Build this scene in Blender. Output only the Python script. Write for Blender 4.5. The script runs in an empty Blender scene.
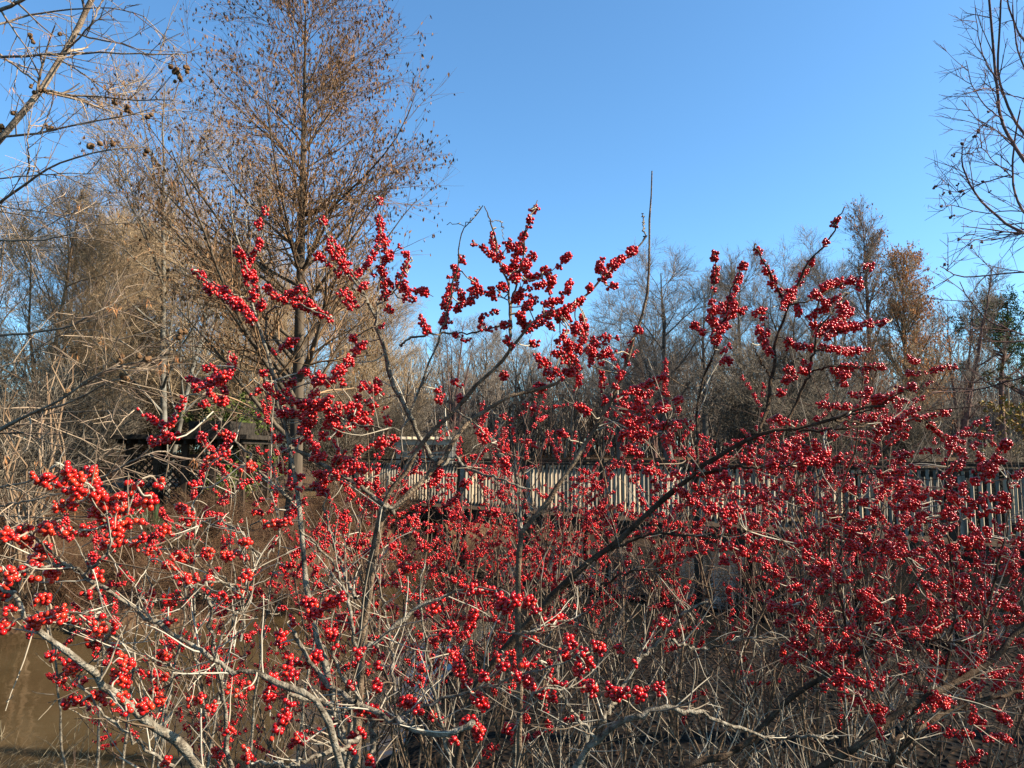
import bpy, math
import numpy as np
from math import radians as RAD

# ---------------------------------------------------------------- camera, sky, sun
scene = bpy.context.scene
FPX, EYE, PITCH = 740.0, 1.6, math.atan(68 / 740.0)
cam_data = bpy.data.cameras.new("camera")
cam_data.sensor_width = 36.0
cam_data.lens = 36.0 * FPX / 1024.0
cam_data.clip_start, cam_data.clip_end = 0.05, 3000.0
cam = bpy.data.objects.new("camera", cam_data)
scene.collection.objects.link(cam)
cam.location = (0, 0, EYE)
cam.rotation_euler = (math.pi / 2 + PITCH, 0, 0)
scene.camera = cam

SUN_AZ, SUN_EL = RAD(97), RAD(33)          # azimuth clockwise from +Y (the view direction)
sun_dir = np.array([math.sin(SUN_AZ) * math.cos(SUN_EL), math.cos(SUN_AZ) * math.cos(SUN_EL), math.sin(SUN_EL)])
sl = bpy.data.lights.new("sun", 'SUN')
sl.energy, sl.angle, sl.color = 5.0, RAD(0.53), (1.0, 0.91, 0.76)
sun = bpy.data.objects.new("sun", sl)
scene.collection.objects.link(sun)
from mathutils import Vector
sun.rotation_euler = Vector(-sun_dir).to_track_quat('-Z', 'Y').to_euler()

world = bpy.data.worlds.new("World")
scene.world = world
world.use_nodes = True
wn = world.node_tree.nodes
sky = wn.new('ShaderNodeTexSky')
sky.sky_type = 'NISHITA'
sky.sun_disc = False
sky.sun_elevation = SUN_EL
sky.sun_rotation = SUN_AZ
sky.altitude = 200
sky.air_density, sky.dust_density, sky.ozone_density = 1.0, 0.7, 2.5
tint = wn.new('ShaderNodeMix')               # white balance of the sky towards the camera's blue
tint.data_type, tint.blend_type = 'RGBA', 'MULTIPLY'
tint.inputs[0].default_value = 1.0
tint.inputs[7].default_value = (.455, .685, .79, 1)
world.node_tree.links.new(sky.outputs[0], tint.inputs[6])
world.node_tree.links.new(tint.outputs[2], wn['Background'].inputs[0])
wn['Background'].inputs[1].default_value = 0.11
scene.view_settings.view_transform = 'Standard'
scene.view_settings.look = 'None'
scene.view_settings.exposure = 1.6
scene.view_settings.gamma = 1.0
try:
    scene.cycles.max_bounces = 6
    scene.cycles.transparent_max_bounces = 4
except Exception:
    pass

# ---------------------------------------------------------------- helpers
col = scene.collection
rng = np.random.default_rng(11)
CP, SP = math.cos(PITCH), math.sin(PITCH)


def at(x, y, d):
    """point seen at photo pixel x,y at camera depth d (arrays welcome)"""
    x, y, d = np.broadcast_arrays(np.asarray(x, float), np.asarray(y, float), np.asarray(d, float))
    u, v = (x - 512) / FPX * d, (384 - y) / FPX * d
    return np.stack([u, d * CP - v * SP, EYE + d * SP + v * CP], -1)


def top_z(ypx, Y):
    """height of something at distance Y whose top shows at row ypx"""
    v = (384 - ypx) / FPX
    return EYE + Y * (SP + v * CP) / (CP - v * SP)


def unit(v):
    return v / np.maximum(np.linalg.norm(v, axis=-1, keepdims=True), 1e-9)


def mesh_np(name, V, F, smooth=True):
    """V (n,3), F list of (m,k) index arrays"""
    me = bpy.data.meshes.new(name)
    if not isinstance(F, list):
        F = [F]
    F = [f for f in F if len(f)]
    me.vertices.add(len(V))
    me.vertices.foreach_set('co', np.ascontiguousarray(V, np.float32).ravel())
    nl = sum(f.size for f in F)
    npoly = sum(len(f) for f in F)
    me.loops.add(nl)
    me.polygons.add(npoly)
    li = np.concatenate([f.ravel() for f in F]).astype(np.int32)
    tot = np.concatenate([np.full(len(f), f.shape[1]) for f in F]).astype(np.int32)
    st = np.concatenate([[0], np.cumsum(tot)[:-1]]).astype(np.int32)
    me.loops.foreach_set('vertex_index', li)
    me.polygons.foreach_set('loop_start', st)
    me.polygons.foreach_set('loop_total', tot)
    me.polygons.foreach_set('use_smooth', np.full(npoly, smooth, dtype=bool))
    me.update(calc_edges=True)
    return me


class Geo:
    """collects tubes, balls, boxes, quads into one mesh"""
    def __init__(self):
        self.V, self.F, self.n = [], {}, 0

    def add(self, V, F):
        F = np.asarray(F)
        self.V.append(np.asarray(V, float).reshape(-1, 3))
        self.F.setdefault(F.shape[1], []).append(F + self.n)
        self.n += len(self.V[-1])

    def tubes(self, P, R, sides=4):
        """P (m,k,3), R (m,k)"""
        P = np.asarray(P, float); R = np.asarray(R, float)
        if P.ndim == 2:
            P, R = P[None], R[None]
        m, k, _ = P.shape
        if m == 0:
            return
        T = np.empty_like(P)
        T[:, 1:-1] = P[:, 2:] - P[:, :-2]
        T[:, 0] = P[:, 1] - P[:, 0]
        T[:, -1] = P[:, -1] - P[:, -2]
        T = unit(T)
        main = unit(P[:, -1] - P[:, 0])
        ax = np.eye(3)[np.argmin(np.abs(main), axis=1)]
        ref = unit(np.cross(main, ax))[:, None, :]
        U = unit(ref - (ref * T).sum(-1, keepdims=True) * T)
        W = np.cross(T, U)
        a = np.arange(sides) * 2 * math.pi / sides
        ring = P[:, :, None, :] + R[:, :, None, None] * (np.cos(a)[None, None, :, None] * U[:, :, None, :]
                                                         + np.sin(a)[None, None, :, None] * W[:, :, None, :])
        base = (np.arange(m) * k * sides)[:, None, None]
        i = np.arange(k - 1)[None, :, None] * sides
        j = np.arange(sides)[None, None, :]
        j2 = (j + 1) % sides
        q = np.stack(np.broadcast_arrays(base + i + j, base + i + j2, base + i + sides + j2, base + i + sides + j), -1)
        self.add(ring.reshape(-1, 3), q.reshape(-1, 4))

    def balls(self, C, r, tmpl):
        tv, tf = tmpl
        C = np.asarray(C, float).reshape(-1, 3)
        if len(C) == 0:
            return
        r = np.broadcast_to(r, (len(C),))
        sc = r[:, None, None] * (1 + rng.uniform(-.07, .07, (len(C), 1, 3)))
        V = C[:, None, :] + tv[None] * sc
        F = tf[None] + (np.arange(len(C)) * len(tv))[:, None, None]
        self.add(V.reshape(-1, 3), F.reshape(-1, 3))

    def box(self, c, s, ax=None):
        """centre, full size, optional 3x3 axes (rows)"""
        s = np.asarray(s, float) / 2
        o = np.array([[x, y, z] for x in (-1, 1) for y in (-1, 1) for z in (-1, 1)], float) * s
        if ax is not None:
            o = o @ np.asarray(ax)
        self.add(o + np.asarray(c), [[0, 1, 3, 2], [4, 6, 7, 5], [0, 4, 5, 1], [2, 3, 7, 6], [0, 2, 6, 4], [1, 5, 7, 3]])

    def blades(self, C, d, w, n):
        """small rhombic faces: centre C, half-length vectors d, half-width w, n any side hint"""
        s = unit(np.cross(d, n)) * np.asarray(w).reshape(-1, 1)
        V = np.stack([C - d, C + s, C + d, C - s], 1)
        F = np.arange(len(C) * 4).reshape(-1, 4)
        self.add(V.reshape(-1, 3), F)

    def build(self, name, mat, parent=None, smooth=True, second=None):
        V = np.concatenate(self.V) if self.V else np.zeros((0, 3))
        F = [np.concatenate(f) for f in self.F.values()]
        if second:                       # (Geo, material) joined into the same mesh
            n = sum(len(f) for f in F)
            F = F + [np.concatenate(f) + len(V) for f in second[0].F.values()]
            V = np.concatenate([V] + second[0].V)
        me = mesh_np(name, V, F, smooth)
        me.materials.append(mat)
        if second:
            me.materials.append(second[1])
            mi = np.zeros(len(me.polygons), np.int32); mi[n:] = 1
            me.polygons.foreach_set('material_index', mi)
        o = bpy.data.objects.new(name, me)
        col.objects.link(o)
        if parent is not None:
            o.parent = parent
            o.matrix_parent_inverse.identity()
            if any(abs(c) > 1e-9 for c in parent.location) and parent.get('absolute_parts'):
                o.location = [-c for c in parent.location]
        return o


def thing(name, label, cat, loc=(0, 0, 0), group=None, absolute=True):
    """Empty at the base; parts built in world coordinates get shifted when absolute"""
    e = bpy.data.objects.new(name, None)
    e.empty_display_size = 0.1
    col.objects.link(e)
    e.location = [float(c) for c in loc]
    e['label'], e['category'] = label, cat
    if group:
        e['group'] = group
    if absolute:
        e['absolute_parts'] = 1
    return e


def copy_thing(src, label, loc, rz, sc, group=None, mats=None):
    c = src.copy()
    col.objects.link(c)
    c['label'] = label
    if group:
        c['group'] = group
    c.location = [float(v) for v in loc]
    c.rotation_euler = (0, 0, rz)
    c.scale = (sc, sc, sc) if np.isscalar(sc) else sc
    for ch in list(src.children):
        d = ch.copy()
        d.parent = c
        col.objects.link(d)
    return c


def ico(sub):
    t = (1 + 5 ** .5) / 2
    V = [(-1, t, 0), (1, t, 0), (-1, -t, 0), (1, -t, 0), (0, -1, t), (0, 1, t), (0, -1, -t), (0, 1, -t), (t, 0, -1), (t, 0, 1), (-t, 0, -1), (-t, 0, 1)]
    F = [(0, 11, 5), (0, 5, 1), (0, 1, 7), (0, 7, 10), (0, 10, 11), (1, 5, 9), (5, 11, 4), (11, 10, 2), (10, 7, 6), (7, 1, 8),
         (3, 9, 4), (3, 4, 2), (3, 2, 6), (3, 6, 8), (3, 8, 9), (4, 9, 5), (2, 4, 11), (6, 2, 10), (8, 6, 7), (9, 8, 1)]
    V = [np.array(v) / np.linalg.norm(v) for v in V]
    for _ in range(sub):
        cache, G = {}, []
        def mid(a, b):
            key = (min(a, b), max(a, b))
            if key not in cache:
                m = V[a] + V[b]
                V.append(m / np.linalg.norm(m)); cache[key] = len(V) - 1
            return cache[key]
        for a, b, c in F:
            x, y, z = mid(a, b), mid(b, c), mid(c, a)
            G += [(a, x, z), (b, y, x), (c, z, y), (x, y, z)]
        F = G
    return np.array(V), np.array(F)


ICO0, ICO1, ICO2 = ico(0), ico(1), ico(2)


def spline(pts, n):
    """Catmull-Rom through pts (k,d), n samples"""
    p = np.asarray(pts, float)
    if len(p) == 2:
        return p[0] + (p[1] - p[0]) * np.linspace(0, 1, n)[:, None]
    p = np.vstack([2 * p[0] - p[1], p, 2 * p[-1] - p[-2]])
    s = np.linspace(0, len(p) - 3 - 1e-6, n)
    i = s.astype(int); t = (s - i)[:, None]
    a, b, c, d = p[i], p[i + 1], p[i + 2], p[i + 3]
    return .5 * (2 * b + (c - a) * t + (2 * a - 5 * b + 4 * c - d) * t ** 2 + (3 * b - a - 3 * c + d) * t ** 3)


def grow(P, R, n, t0, t1, ang, asd, L, fall=0.5, rr=.5, rmin=.001, npts=5, wob=.12, trop=0., tip=.35, g=None, perpz=None):
    """n side shoots on every polyline; lengths are L * (1 - fall*t) in metres"""
    g = g or rng
    m, k, _ = P.shape
    idx = np.repeat(np.arange(m), n)
    M = len(idx)
    t = g.uniform(t0, t1, M)
    f = t * (k - 1); i = np.minimum(f.astype(int), k - 2); w = (f - i)[:, None]
    s = P[idx, i] * (1 - w) + P[idx, i + 1] * w
    T = unit(P[idx, i + 1] - P[idx, i])
    r0 = R[idx, i] * (1 - w[:, 0]) + R[idx, i + 1] * w[:, 0]
    rv = g.normal(size=(M, 3))
    if perpz is not None:
        rv[:, 2] *= perpz
    pe = unit(rv - (rv * T).sum(-1, keepdims=True) * T)
    a = g.normal(ang, asd, M)[:, None]
    d = np.cos(a) * T + np.sin(a) * pe
    ln = L * (1 - fall * t) * g.uniform(.6, 1.25, M)
    out = np.empty((M, npts, 3)); out[:, 0] = s
    for q in range(1, npts):
        d = unit(d + g.normal(size=(M, 3)) * wob + np.array([0, 0, trop]))
        out[:, q] = out[:, q - 1] + d * (ln / (npts - 1))[:, None]
    rs = np.maximum(r0 * rr, rmin)
    RR = rs[:, None] * np.linspace(1, tip, npts)[None]
    return out, RR


# ---------------------------------------------------------------- materials
def mat_new(name):
    m = bpy.data.materials.new(name)
    m.use_nodes = True
    nt = m.node_tree
    return m, nt, nt.nodes['Principled BSDF']


def ramp(nt, fac, stops):
    r = nt.nodes.new('ShaderNodeValToRGB')
    el = r.color_ramp.elements
    while len(el) < len(stops):
        el.new(.5)
    for e, (p, c) in zip(el, stops):
        e.position = p
        e.color = (*c, 1)
    nt.links.new(fac, r.inputs[0])
    return r.outputs[0]


def noise_mat(name, stops, scale=8., rough=.8, spec=.3, detail=4., bump=0., bscale=None, stretch=None, island=0., k=.5):
    stops = [(p, tuple(v * k for v in c)) for p, c in stops]
    m, nt, b = mat_new(name)
    tc = nt.nodes.new('ShaderNodeTexCoord')
    src = tc.outputs['Object']
    if stretch:
        mp = nt.nodes.new('ShaderNodeMapping')
        mp.inputs['Scale'].default_value = stretch
        nt.links.new(src, mp.inputs[0]); src = mp.outputs[0]
    no = nt.nodes.new('ShaderNodeTexNoise')
    no.inputs['Scale'].default_value = scale
    no.inputs['Detail'].default_value = detail
    nt.links.new(src, no.inputs['Vector'])
    fac = no.outputs[0]
    if island:
        ge = nt.nodes.new('ShaderNodeNewGeometry')
        ma = nt.nodes.new('ShaderNodeMix')
        ma.inputs[0].default_value = island
        nt.links.new(fac, ma.inputs[2]); nt.links.new(ge.outputs['Random Per Island'], ma.inputs[3])
        fac = ma.outputs[0]
    nt.links.new(ramp(nt, fac, stops), b.inputs['Base Color'])
    b.inputs['Roughness'].default_value = rough
    b.inputs['Specular IOR Level'].default_value = spec
    if bump:
        n2 = nt.nodes.new('ShaderNodeTexNoise')
        n2.inputs['Scale'].default_value = bscale or scale * 3
        n2.inputs['Detail'].default_value = 5
        nt.links.new(src, n2.inputs['Vector'])
        bp = nt.nodes.new('ShaderNodeBump')
        bp.inputs['Strength'].default_value = bump
        bp.inputs['Distance'].default_value = .05
        nt.links.new(n2.outputs[0], bp.inputs['Height'])
        nt.links.new(bp.outputs[0], b.inputs['Normal'])
    return m


def berry_mat(name, stops):
    m, nt, b = mat_new(name)
    ge = nt.nodes.new('ShaderNodeNewGeometry')
    nt.links.new(ramp(nt, ge.outputs['Random Per Island'], stops), b.inputs['Base Color'])
    b.inputs['Roughness'].default_value = .2
    b.inputs['Specular IOR Level'].default_value = .32
    return m


M_BERRY = berry_mat('red_berry', [(0, (.10, .008, .006)), (.04, (.22, .004, .007)), (.5, (.41, .009, .010)), (.9, (.49, .016, .012)), (1, (.51, .033, .013))])
M_BERRYN = berry_mat('scarlet_berry', [(0, (.34, .007, .008)), (.5, (.44, .019, .011)), (1, (.50, .040, .015))])
M_STEM = noise_mat('pale_grey_bark', [(.32, (.09, .07, .05)), (.46, (.30, .24, .17)), (.56, (.42, .355, .26)), (.7, (.58, .51, .40))], 85, .8, .1, 8, .5, 300)
M_TWIG = noise_mat('straw_grey_twig', [(.25, (.20, .135, .085)), (.5, (.50, .40, .28)), (.8, (.66, .57, .43))], 25, .8, .1, 3, island=.75, k=.55)
M_DSTEM = noise_mat('brown_stem_bark', [(.3, (.09, .055, .035)), (.55, (.19, .125, .08)), (.75, (.32, .23, .15))], 45, .9, .03, 5, .4, 250, k=.36)
M_DSTEM2 = noise_mat('brown_grey_stem_bark', [(.3, (.11, .07, .045)), (.55, (.24, .165, .105)), (.75, (.40, .30, .20))], 45, .9, .03, 5, .4, 250, k=.68)
M_CYP = noise_mat('cypress_bark', [(.3, (.08, .057, .04)), (.55, (.19, .14, .095)), (.75, (.30, .23, .155))], 5, .9, .1, 6, .5, 14, (1, 1, .15), k=.45)
M_CYPTWIG = noise_mat('cypress_twig', [(.3, (.13, .075, .042)), (.7, (.39, .235, .125))], 3, .85, .1, 2, island=.5, k=.75)
M_TUFT = noise_mat('dry_brown_tuft', [(.2, (.11, .053, .025)), (.5, (.28, .14, .064)), (.8, (.44, .24, .11))], 2, .9, .1, 2, island=.7)
M_RUST = noise_mat('rust_needle', [(.2, (.22, .08, .035)), (.5, (.46, .19, .07)), (.8, (.58, .30, .13))], 2, .9, .05, 2, island=.6, k=.9)
M_CONE = noise_mat('dry_cone', [(.3, (.16, .075, .03)), (.7, (.36, .20, .09))], 40, .85, .15, 3, .4, 120)
M_GREYBARK = noise_mat('grey_tree_bark', [(.3, (.06, .05, .045)), (.55, (.13, .11, .09)), (.75, (.22, .19, .155))], 4, .9, .1, 6, .5, 12, (1, 1, .2), k=.75)
M_GREYTWIG = noise_mat('grey_brown_twig', [(.3, (.09, .07, .057)), (.7, (.27, .215, .165))], 2, .9, .05, 2, island=.5, k=1.)
M_TANBARK = noise_mat('tan_smooth_bark', [(.3, (.22, .12, .06)), (.55, (.40, .25, .14)), (.75, (.50, .36, .23))], 9, .8, .2, 5, .2, 30, (1, 1, .3))
M_TANTWIG = noise_mat('tan_twig', [(.3, (.17, .12, .075)), (.7, (.42, .295, .17))], 2, .85, .05, 2, island=.5, k=1.0)
M_PALEBARK = noise_mat('pale_mottled_bark', [(.35, (.14, .12, .09)), (.5, (.28, .25, .20)), (.7, (.42, .39, .32))], 5, .85, .15, 4, .2, 20)
M_PURPLEBARK = noise_mat('dark_purple_brown_bark', [(.3, (.10, .055, .045)), (.7, (.24, .14, .11))], 8, .9, .05, 4, .2, 30, k=.7)
M_NEARBARK = noise_mat('near_cypress_bark', [(.3, (.15, .10, .07)), (.55, (.30, .22, .15)), (.75, (.42, .33, .24))], 30, .8, .1, 5, .3, 120, k=.7)
M_NEARTWIG = noise_mat('near_cypress_twig', [(.3, (.13, .085, .06)), (.7, (.40, .29, .19))], 20, .8, .1, 2, island=.5, k=.8)
M_TWIG2 = noise_mat('red_brown_twig', [(.25, (.12, .07, .05)), (.55, (.26, .17, .12)), (.85, (.52, .42, .31))], 25, .85, .06, 3, island=.8, k=.5)
M_BRUSH = noise_mat('grey_tan_brush_twig', [(.3, (.13, .10, .075)), (.7, (.30, .24, .17))], 2, .9, .05, 2, island=.6, k=.62)
M_PINE = noise_mat('pine_needle', [(.2, (.020, .035, .012)), (.55, (.05, .075, .025)), (.85, (.10, .115, .04))], 2, .9, .05, 2, island=.6, k=1.1)
M_EVERG = noise_mat('evergreen_leaf', [(.2, (.04, .055, .012)), (.55, (.10, .125, .03)), (.85, (.18, .19, .06))], 2, .9, .05, 2, island=.6, k=.7)
M_OLIVE = noise_mat('olive_pine_needle', [(.2, (.06, .06, .02)), (.55, (.15, .14, .05)), (.85, (.24, .20, .08))], 2, .9, .05, 2, island=.6)
M_YUCCA = noise_mat('strap_leaf_green', [(.2, (.03, .06, .02)), (.8, (.10, .15, .05))], 3, .45, .45, 2, island=.6)
M_GOLD = noise_mat('golden_leaf', [(.2, (.20, .14, .02)), (.6, (.45, .30, .05)), (.85, (.45, .17, .04))], 2, .8, .2, 2, island=.7)
M_STRAW = noise_mat('straw_grass', [(.2, (.20, .13, .07)), (.55, (.38, .29, .17)), (.85, (.52, .43, .28))], 3, .85, .15, 2, island=.6)
M_RUSSET = noise_mat('russet_grass', [(.2, (.10, .045, .025)), (.55, (.22, .11, .055)), (.85, (.36, .24, .13))], 2, .85, .15, 2, island=.6)
M_WOOD = noise_mat('weathered_wood', [(.3, (.22, .185, .14)), (.5, (.40, .345, .27)), (.72, (.60, .46, .30))], 6, .85, .2, 5, .3, 30, (3, 3, .5), island=.6, k=.56)
M_DWOOD = noise_mat('dark_weathered_wood', [(.3, (.055, .036, .024)), (.6, (.12, .085, .06)), (.8, (.20, .15, .11))], 6, .95, .03, 5, .3, 30, (3, 3, .5))
M_PALEWOOD = noise_mat('pale_bleached_wood', [(.3, (.38, .33, .26)), (.7, (.66, .58, .46))], 7, .85, .05, 5, .2, 30, k=.5)
M_SHINGLE = noise_mat('dark_roof_board', [(.3, (.03, .024, .018)), (.7, (.09, .07, .052))], 9, .9, .1, 5, .4, 40)
M_LEAFDRY = noise_mat('withered_leaf', [(.3, (.07, .07, .025)), (.7, (.20, .15, .06))], 60, .7, .3, 3)

# ground: leaf litter and thin winter grass
m, nt, b = mat_new('winter_ground')
tc = nt.nodes.new('ShaderNodeTexCoord')
n1 = nt.nodes.new('ShaderNodeTexNoise'); n1.inputs['Scale'].default_value = .55; n1.inputs['Detail'].default_value = 6
n2 = nt.nodes.new('ShaderNodeTexVoronoi'); n2.inputs['Scale'].default_value = 16
n3 = nt.nodes.new('ShaderNodeTexNoise'); n3.inputs['Scale'].default_value = 30; n3.inputs['Detail'].default_value = 5
for n in (n1, n2, n3):
    nt.links.new(tc.outputs['Object'], n.inputs['Vector'])
c1 = ramp(nt, n1.outputs[0], [(.35, (.045, .022, .012)), (.5, (.09, .052, .028)), (.66, (.085, .068, .028))])
c2 = ramp(nt, n2.outputs['Color'], [(0, (.018, .010, .006)), (.5, (.08, .04, .02)), (1, (.17, .11, .06))])
mx = nt.nodes.new('ShaderNodeMix'); mx.data_type = 'RGBA'
nt.links.new(n3.outputs[0], mx.inputs[0]); nt.links.new(c1, mx.inputs[6]); nt.links.new(c2, mx.inputs[7])
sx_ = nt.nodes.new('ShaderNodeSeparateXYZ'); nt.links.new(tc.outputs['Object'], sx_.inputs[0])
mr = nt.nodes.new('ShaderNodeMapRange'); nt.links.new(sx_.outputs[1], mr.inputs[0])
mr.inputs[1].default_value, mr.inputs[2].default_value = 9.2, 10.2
c3 = ramp(nt, n3.outputs[0], [(.35, (.003, .0022, .0016)), (.55, (.009, .006, .0035)), (.72, (.035, .018, .009))])  # near-bank soil, blackened to hold the thicket's shade in its colour
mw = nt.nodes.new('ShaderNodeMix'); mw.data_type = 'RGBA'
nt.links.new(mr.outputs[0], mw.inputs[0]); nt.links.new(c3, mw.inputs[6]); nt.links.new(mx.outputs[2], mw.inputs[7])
nt.links.new(mw.outputs[2], b.inputs['Base Color'])
b.inputs['Roughness'].default_value = .95
b.inputs['Specular IOR Level'].default_value = .08
bp = nt.nodes.new('ShaderNodeBump'); bp.inputs['Strength'].default_value = .9; bp.inputs['Distance'].default_value = .05
nt.links.new(n2.outputs['Distance'], bp.inputs['Height']); nt.links.new(bp.outputs[0], b.inputs['Normal'])
M_GROUND = m

m, nt, b = mat_new('muddy_water')
tc = nt.nodes.new('ShaderNodeTexCoord')
n1 = nt.nodes.new('ShaderNodeTexNoise'); n1.inputs['Scale'].default_value = .8; n1.inputs['Detail'].default_value = 3
nt.links.new(tc.outputs['Object'], n1.inputs['Vector'])
mud = ramp(nt, n1.outputs[0], [(.35, (.036, .022, .009)), (.65, (.062, .040, .018))])
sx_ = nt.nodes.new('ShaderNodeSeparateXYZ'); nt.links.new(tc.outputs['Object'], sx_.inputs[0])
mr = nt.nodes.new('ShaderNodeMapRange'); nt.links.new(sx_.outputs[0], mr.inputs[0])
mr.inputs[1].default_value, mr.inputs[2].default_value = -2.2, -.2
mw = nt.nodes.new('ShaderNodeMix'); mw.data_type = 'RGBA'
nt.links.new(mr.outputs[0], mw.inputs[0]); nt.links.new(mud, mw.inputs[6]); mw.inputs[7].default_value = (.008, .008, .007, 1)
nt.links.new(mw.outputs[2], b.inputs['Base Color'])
b.inputs['Roughness'].default_value = .06
b.inputs['IOR'].default_value = 1.33
n2 = nt.nodes.new('ShaderNodeTexNoise'); n2.inputs['Scale'].default_value = 3.5; n2.inputs['Detail'].default_value = 2
nt.links.new(tc.outputs['Object'], n2.inputs['Vector'])
bp = nt.nodes.new('ShaderNodeBump'); bp.inputs['Strength'].default_value = .06; bp.inputs['Distance'].default_value = .1
nt.links.new(n2.outputs[0], bp.inputs['Height']); nt.links.new(bp.outputs[0], b.inputs['Normal'])
M_WATER = m

# ---------------------------------------------------------------- ground and pond
WATER_Z = -0.7


def sm(x, a, b):
    t = np.clip((x - a) / (b - a), 0, 1)
    return t * t * (3 - 2 * t)


def ground_z(x, y):
    x, y = np.asarray(x, float), np.asarray(y, float)
    near = 4.6 + .3 * np.sin(x * .7) + .25 * np.sin(x * 1.9 + 1) + 4.1 * sm(x, -1.5, -.4) + .4 * np.sin(x * 2.3 + .6) * sm(x, -.8, 0) - .5 * sm(-x, 1.5, 4)
    far = 9.8 + .28 * np.sin(x * 1.1) + .22 * np.sin(x * 2.9 + 1) + .1 * np.sin(x * 6.1) + 12 * sm(x, -4.2, -.3)
    z_near = -.15 - (.47 - .12 * sm(x, -1.1, -.3)) * sm(y, .8, near - .3)
    z_far = -.55 + .55 * sm(y, far, far + 3.0) + .3 * sm(y, far + 3, far + 9)
    bed = -1.25
    z = z_near + (bed - z_near) * sm(y, near - .35, near + .5)
    z = z + (z_far - z) * sm(y, far - .5, far + .05)
    z = z + .035 * np.sin(x * 3.1 + y * 1.7) * np.sin(y * 2.7 - x) + .05 * np.sin(x * .9 + 2) * np.sin(y * .8)
    far_hill = 1.2 * sm(y, 30, 80)
    return z + far_hill


gx = np.concatenate([-np.geomspace(400, 12, 22)[:-1], np.linspace(-12, 14, 150), np.geomspace(14, 400, 22)[1:]])
gy = np.concatenate([-np.geomspace(200, 3, 14)[:-1], np.linspace(-3, 28, 180), np.geomspace(28, 900, 26)[1:]])
X, Y = np.meshgrid(gx, gy)
Z = ground_z(X, Y)
nx, ny = len(gx), len(gy)
q = (np.arange(ny - 1)[:, None] * nx + np.arange(nx - 1)[None]).ravel()
me = mesh_np('ground', np.stack([X, Y, Z], -1).reshape(-1, 3), np.stack([q, q + 1, q + nx + 1, q + nx], -1))
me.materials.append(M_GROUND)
o = bpy.data.objects.new('ground', me); col.objects.link(o); o['kind'] = 'structure'

me = mesh_np('pond_water', np.array([[-40, 2.5, WATER_Z], [40, 2.5, WATER_Z], [40, 27, WATER_Z], [-40, 27, WATER_Z]], float), np.array([[0, 1, 2, 3]]), False)
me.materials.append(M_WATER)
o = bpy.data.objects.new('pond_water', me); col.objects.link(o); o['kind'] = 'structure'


def on_ground(px, Yd):
    x = (px - 512) / FPX * Yd / 1.0
    return np.array([x, Yd, float(ground_z(x, Yd))])


# ---------------------------------------------------------------- footbridge
A0, B0 = np.array([-1.68, 17.3]), np.array([6.15, 10.4])
bd = (B0 - A0) / np.linalg.norm(B0 - A0)
bn = np.array([-bd[1], bd[0]])              # away from the camera
DECK = EYE - 1.27
RAILH = 1.06
ax3 = np.array([[bd[0], bd[1], 0], [bn[0], bn[1], 0], [0, 0, 1]])
SPAN = 1.94
br = thing('footbridge', 'weathered wooden footbridge with picket railings crossing the pond behind the berry shrubs', 'bridge', (*((A0 + B0) / 2), WATER_Z))


def bp3(s, off, z):
    p = A0 + bd * s + bn * off
    return np.array([p[0], p[1], z])


s_posts = [(-.114 - .187) * 10.44 + i * SPAN for i in range(-0, 11)]
s0, s1 = s_posts[0], s_posts[-1]
BW = 2.0
for off, sign in ((0, -1), (BW, 1)):
    for i, s in enumerate(s_posts):
        g = Geo(); g.box(bp3(s, off - sign * -.06, (DECK + RAILH + .05 + WATER_Z - .6) / 2), (.11, .11, DECK + RAILH + .05 - WATER_Z + .6), ax3)
        g.box(bp3(s, off - sign * -.06, DECK + RAILH + .07), (.14, .14, .035), ax3)
        g.build('post', M_DWOOD, br, False)
        if i == len(s_posts) - 1:
            continue
        g = Geo()
        n = 18
        for k in range(n):
            ss = s + .07 + (SPAN - .14) * (k + .5) / n + rng.normal(0, .004)
            g.box(bp3(ss, off, DECK + .08 + .46 + rng.normal(0, .008)), (.040, .045, .93), ax3)
        g.build('picket_panel', M_WOOD, br, False)
        g = Geo(); g.box(bp3(s + .095, off - sign * -.09, DECK + .45), (.022, .11, 1.0), ax3); g.build('trim_board', M_PALEWOOD, br, False)
        for zz, nm in ((DECK + RAILH - .1, 'rail'), (DECK + .13, 'rail')):
            g = Geo(); g.box(bp3(s + SPAN / 2, off + sign * .045 * -1, zz), (SPAN - .145, .045, .09), ax3)
            g.build(nm, M_DWOOD, br, False)
        g = Geo(); g.box(bp3(s + SPAN / 2, off, DECK + RAILH + .03), (SPAN - .185, .15, .04), ax3)
        g.build('cap_rail', M_DWOOD, br, False)
g = Geo()
nb = int((s1 - s0) / .15)
for k in range(nb):
    g.box(bp3(s0 + (k + .5) * .15, BW / 2, DECK - .02), (.14, BW - .1, .04), ax3)
g.build('deck', M_DWOOD, br, False)
for off in (.12, BW / 2, BW - .12):
    g = Geo(); g.box(bp3((s0 + s1) / 2, off, DECK - .17), (s1 - s0, .08, .25), ax3); g.build('joist', M_DWOOD, br, False)

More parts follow.
